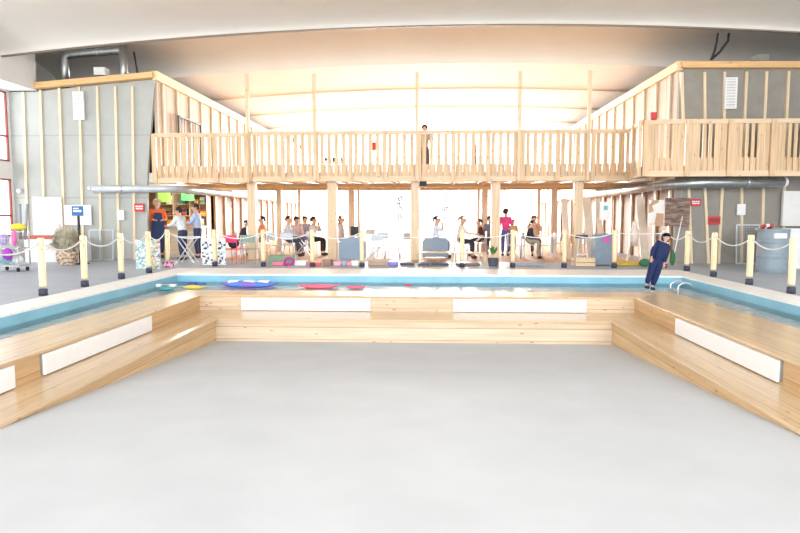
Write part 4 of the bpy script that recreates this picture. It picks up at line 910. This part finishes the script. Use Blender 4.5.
for k, (dx, lb) in enumerate(((.22, 'grey foam noodle standing upright in the cart, left one'), (.34, 'grey foam noodle standing upright in the cart, right one'))):
    m = MB().tube([(0, 0, 0), (.03+.08*k, 0, .9)], .035, 10).build('foam_noodle', col('noodle_grey', (150, 156, 166), .7), smooth=True); m.location = (x+dx-.04, Yc+.1, .8); tag(m, lb, 'foam noodle', 'foam noodles in the cart')

# ---------------- inflatables on the water
def hullf(name, label, cat, px0, px1, py, m, deck=None, th=.07, group='inflatables on the water', wd=.2):
    a = Vector(gd(px0, py, ZW)+(ZW,)); b_ = Vector(gd(px1, py, ZW)+(ZW,)); a.y = b_.y = (a.y+b_.y)/2; c = (a+b_)/2; L = (b_-a).length/2
    r = thing(name, label, cat, (c.x, c.y, ZW), 0, group); n = 18
    m_ = MB(); m_.tube([(-L+2*L*t/n, 0, th*.5+.07*abs(2*t/n-1)**3) for t in range(n+1)], [max(.02, wd*(1-abs(2*t/n-1)**2.5)) for t in range(n+1)], 12)
    for v in m_.bm.verts: v.co.z = v.co.z*.45+th*.3
    m_.build('hull', m, r, smooth=True)
    if deck:
        d_ = MB()
        for t in (-.5, 0, .5): d_.box(L*t-.12, L*t+.12, -wd*.5, wd*.5, th*1.0, th*1.0+.06)
        d_.build('cushion', deck, r, bevel=.02)
    return r
hullf('inflatable_board', 'long blue and purple inflatable floating at the left of the far channel', 'inflatable', 219, 279, 286, pattern('blue_purple', [(92, 128, 214), (130, 110, 200), (200, 214, 240), (70, 150, 210)], 3), PLAST)
hullf('inflatable_board', 'long pink inflatable floating in the middle of the far channel', 'inflatable', 297, 340, 288, col('infl_pink', (240, 110, 140), .4), None, wd=.12)
hullf('inflatable_board', 'short pink inflatable right of the long pink one', 'inflatable', 345, 366, 289, col('infl_pink', (240, 110, 140), .4), None, wd=.08)
hullf('toy_boat', 'small yellow and blue toy boat in the left corner of the channel', 'toy boat', 182, 206, 288.5, col('boat_yellow', (214, 196, 90), .4), col('boat_blue', (60, 100, 190)), wd=.14)
hullf('toy_boat', 'small teal toy boat left of the yellow one', 'toy boat', 158, 175, 290, col('boat_teal', (70, 150, 160), .4), PLAST, wd=.12)
hullf('swim_toy', 'tiny red swim toy floating in the middle of the far channel', 'swim toy', 405, 412, 287, col('infl_red', (226, 70, 90), .4), None, wd=.05)
# pool ladder in the right far corner
r = thing('pool_ladder', 'low metal pool ladder rail in the right far corner of the channel', 'ladder', (5.55, 13.3, 0)); 
for s in (-.2, .2): MB().tube([(-.25, s, -.5), (-.25, s, -.08)]+[(-.25+.3*t/6, s, -.08+.07*math.sin(PI*t/6)) for t in range(1, 7)], .02, 8).build('rail', STEEL, r, smooth=True)
for z in (-.4, -.2): MB().box(-.29, -.21, -.2, .2, z, z+.03).build('step', STEEL, r)

# ---------------- seen through the gallery railing and on the window
def hang(name, label, cat, px, py0, py1, w_px, Y, c, d=.08):
    x0, z1 = at(px-w_px/2, py0, Y); x1, z0 = at(px+w_px/2, py1, Y); o = MB().ball((0, 0, 0), 1, ((x1-x0)/2, d, (z1-z0)/2), 14).build(name, col('c_%d_%d_%d' % c, c, .5), smooth=True); o.location = ((x0+x1)/2, Y, (z0+z1)/2); return tag(o, label, cat)
hang('surfboard', 'dark green paddle board standing on the upper left gallery, left one', 'board', 203, 146, 166, 3, 20.6, (60, 96, 90))
hang('surfboard', 'teal paddle board standing on the upper left gallery, right one', 'board', 209, 146, 166, 3, 20.6, (50, 120, 130))
hang('surfboard', 'slim brown folded parasol standing on the gallery left of centre right', 'parasol', 475, 140, 166, 3, 20.4, (150, 110, 80)).name = 'folded_parasol'
hang('surfboard', 'slim dark folded parasol beside the brown one on the gallery', 'parasol', 481, 143, 163, 2, 20.4, (110, 90, 84)).name = 'folded_parasol'
sbox('fire_cabinet', 'small red cabinet standing behind the gallery railing', 'cabinet', 373.5, 142, 150, 4.5, 20.4, .15, SIGNR)
for k, px in enumerate((326, 334, 342)): hang('gallery_cushion', 'small dark cushion behind the left gallery railing, %s from the left' % ordn[k], 'cushion', px, 157, 162, 3, 20.2, (80, 82, 76))
for k, (px, py) in enumerate(((294, 140), (301, 147), (309, 151))): hang('hanging_ornament', 'small grey ornament hanging behind the railing, %s of a descending row' % ordn[k], 'ornament', px, py-2.5, py+3, 3, 20.2, (110, 112, 104))
sbox('loudspeaker', 'small black loudspeaker under the gallery beside the middle column', 'loudspeaker', 423, 180.5, 186, 7, 19.2, .2, BLACK)
sbox('alarm_box', 'small red alarm box at the corner of the right balcony', 'alarm', 654, 112, 120.5, 6, 16.94, .1, SIGNR)
def cord(o, dx, top):
    m = MB()
    for sx in (-dx, dx): m.bar((sx, -.01, 0), (sx, -.01, top-o.location.z), .003)
    m.build('hanging_cord', PAPER, o)
for o in list(C.objects):
    b_ = o.name.split('.')[0]
    if o.parent is None and b_ == 'picture_board' and 18.05 < o.location.y < 18.2: cord(o, .1, 2.6)
    elif o.parent is None and b_ == 'picture_board' and o.location.y > 18.95: o.location.y = 19.3; cord(o, .08, 2.6)
    elif b_ == 'menu_board': cord(o, .2, 2.45)
    elif b_ == 'hanging_ornament': cord(o, .0, 7.25)
    elif b_ in ('surfboard', 'folded_parasol'):
        zt = o.location.z+max(v.co.z for v in o.data.vertices); h_ = (zt-2.75)/2; sc_ = h_/max(v.co.z for v in o.data.vertices)
        for v in o.data.vertices: v.co.z *= sc_
        o.location.z = 2.75+h_
    elif b_ == 'fire_cabinet': MB().box(-.03, .03, .05, .1, 2.75-o.location.z, 0).build('stand', STEEL, o)
    elif o.name == 'equipment_box.001':
        dz = o.location.z-5.37; o.location.z = 5.37
        for v in o.data.vertices:
            if v.co.z > .01: v.co.z += dz
    elif b_ == 'gallery_cushion': gc = o.location.copy(); gz = o.location.z+min(v.co.z for v in o.data.vertices)
r = thing('gallery_bench', 'narrow pale bench carrying small dark cushions on the gallery', 'bench', (X_(334, 20.2, 160), 20.2, 2.75))
MB().box(-.45, .45, -.12, .12, gz-2.79, gz-2.75).build('seat', W_X, r)
for sx in (-.4, .4): MB().box(sx-.03, sx+.03, -.1, .1, 0, gz-2.79).build('leg', W_Z, r)
# gate frame on the upper left side wall
r = thing('wire_gate', 'dark wire gate frame standing on the upper left gallery wall', 'gate', (LX+.12, 19.5, 2.75))
y0 = onx(178, 116, LX+.1)[0]; y1 = onx(200, 124, LX+.1)[0]; zz0 = 1.25; zz1 = onx(178, 116, LX+.1)[1]-2.75
f = MB(); q0 = y0-19.5; q1 = y1-19.5
for a, b_ in (((0, q0, 0), (0, q0, zz1)), ((0, q1, 0), (0, q1, zz1)), ((0, q0, zz1), (0, q1, zz1)), ((0, q0, .1), (0, q1, .1))): f.bar(a, b_, .06)
f.build('frame', DGREY, r); f = MB()
for k in range(1, 8): f.bar((0, q0+(q1-q0)*k/8, .1), (0, q0+(q1-q0)*k/8, zz1), .015)
f.build('wire_mesh', DGREY, r)
# spotlights at the meeting of beams
for k, (px, py, Y, lb) in enumerate(((252, 119, 20, 'small dark spotlight at the left building beam beside the leftmost pole'), (585, 114, 20, 'small dark spotlight left of the rightmost tall pole'), (593, 118, 20, 'small dark spotlight right of the rightmost tall pole'))):
    x, z = at(px, py, Y); xx = -8.3
# line-drawn figures hung on strings in front of the back glazing
def drawing(label, px, py0, py1, strokes, w_px, c):
    Y = 30.0; x, z1 = at(px, py0, Y); _, z0 = at(px, py1, Y); hw = (at(px+w_px/2, py0, Y)[0]-x); m = MB()
    o_ = (z1+z0)/2; hh = (z1-z0)/2
    for s in strokes:
        for a, b_ in zip(s, s[1:]): m.bar((a[0]*hw, 0, a[1]*hh), (b_[0]*hw, 0, b_[1]*hh), .045, .02)
    ob = m.build('hanging_figure', col('fig_%d' % c[0], c, .7)); ob.location = (x, Y, o_); tag(ob, label, 'decoration', 'figures hung in the bright opening')
    l = MB().bar((0, 0, hh), (0, 0, 6.76-o_), .008).build('string', PAPER, ob)
drawing('dark line figure hanging in the bright opening left of the middle column', 400, 194, 221, [[(-.3, -1), (-.3, .0), (.3, .0), (.5, -1)], [(-.6, .2), (-.3, .75), (0, .4), (.2, .9), (.5, .5), (.7, .3)], [(-.1, 0), (-.1, .5)], [(-.7, .3), (.7, .25)], [(.1, 0), (.1, -.9)]], 11, (96, 116, 116))
drawing('thin line bird figure hanging right of the middle column', 442, 193, 220, [[(-.9, .35), (-.2, .3), (.3, .5), (.5, .95), (.8, .8), (.6, .3), (.1, .2)], [(-.6, -.05), (.8, -.05), (.3, -.25), (-.3, -.2)], [(.35, -.1), (.35, -1)]], 16, (112, 126, 132))
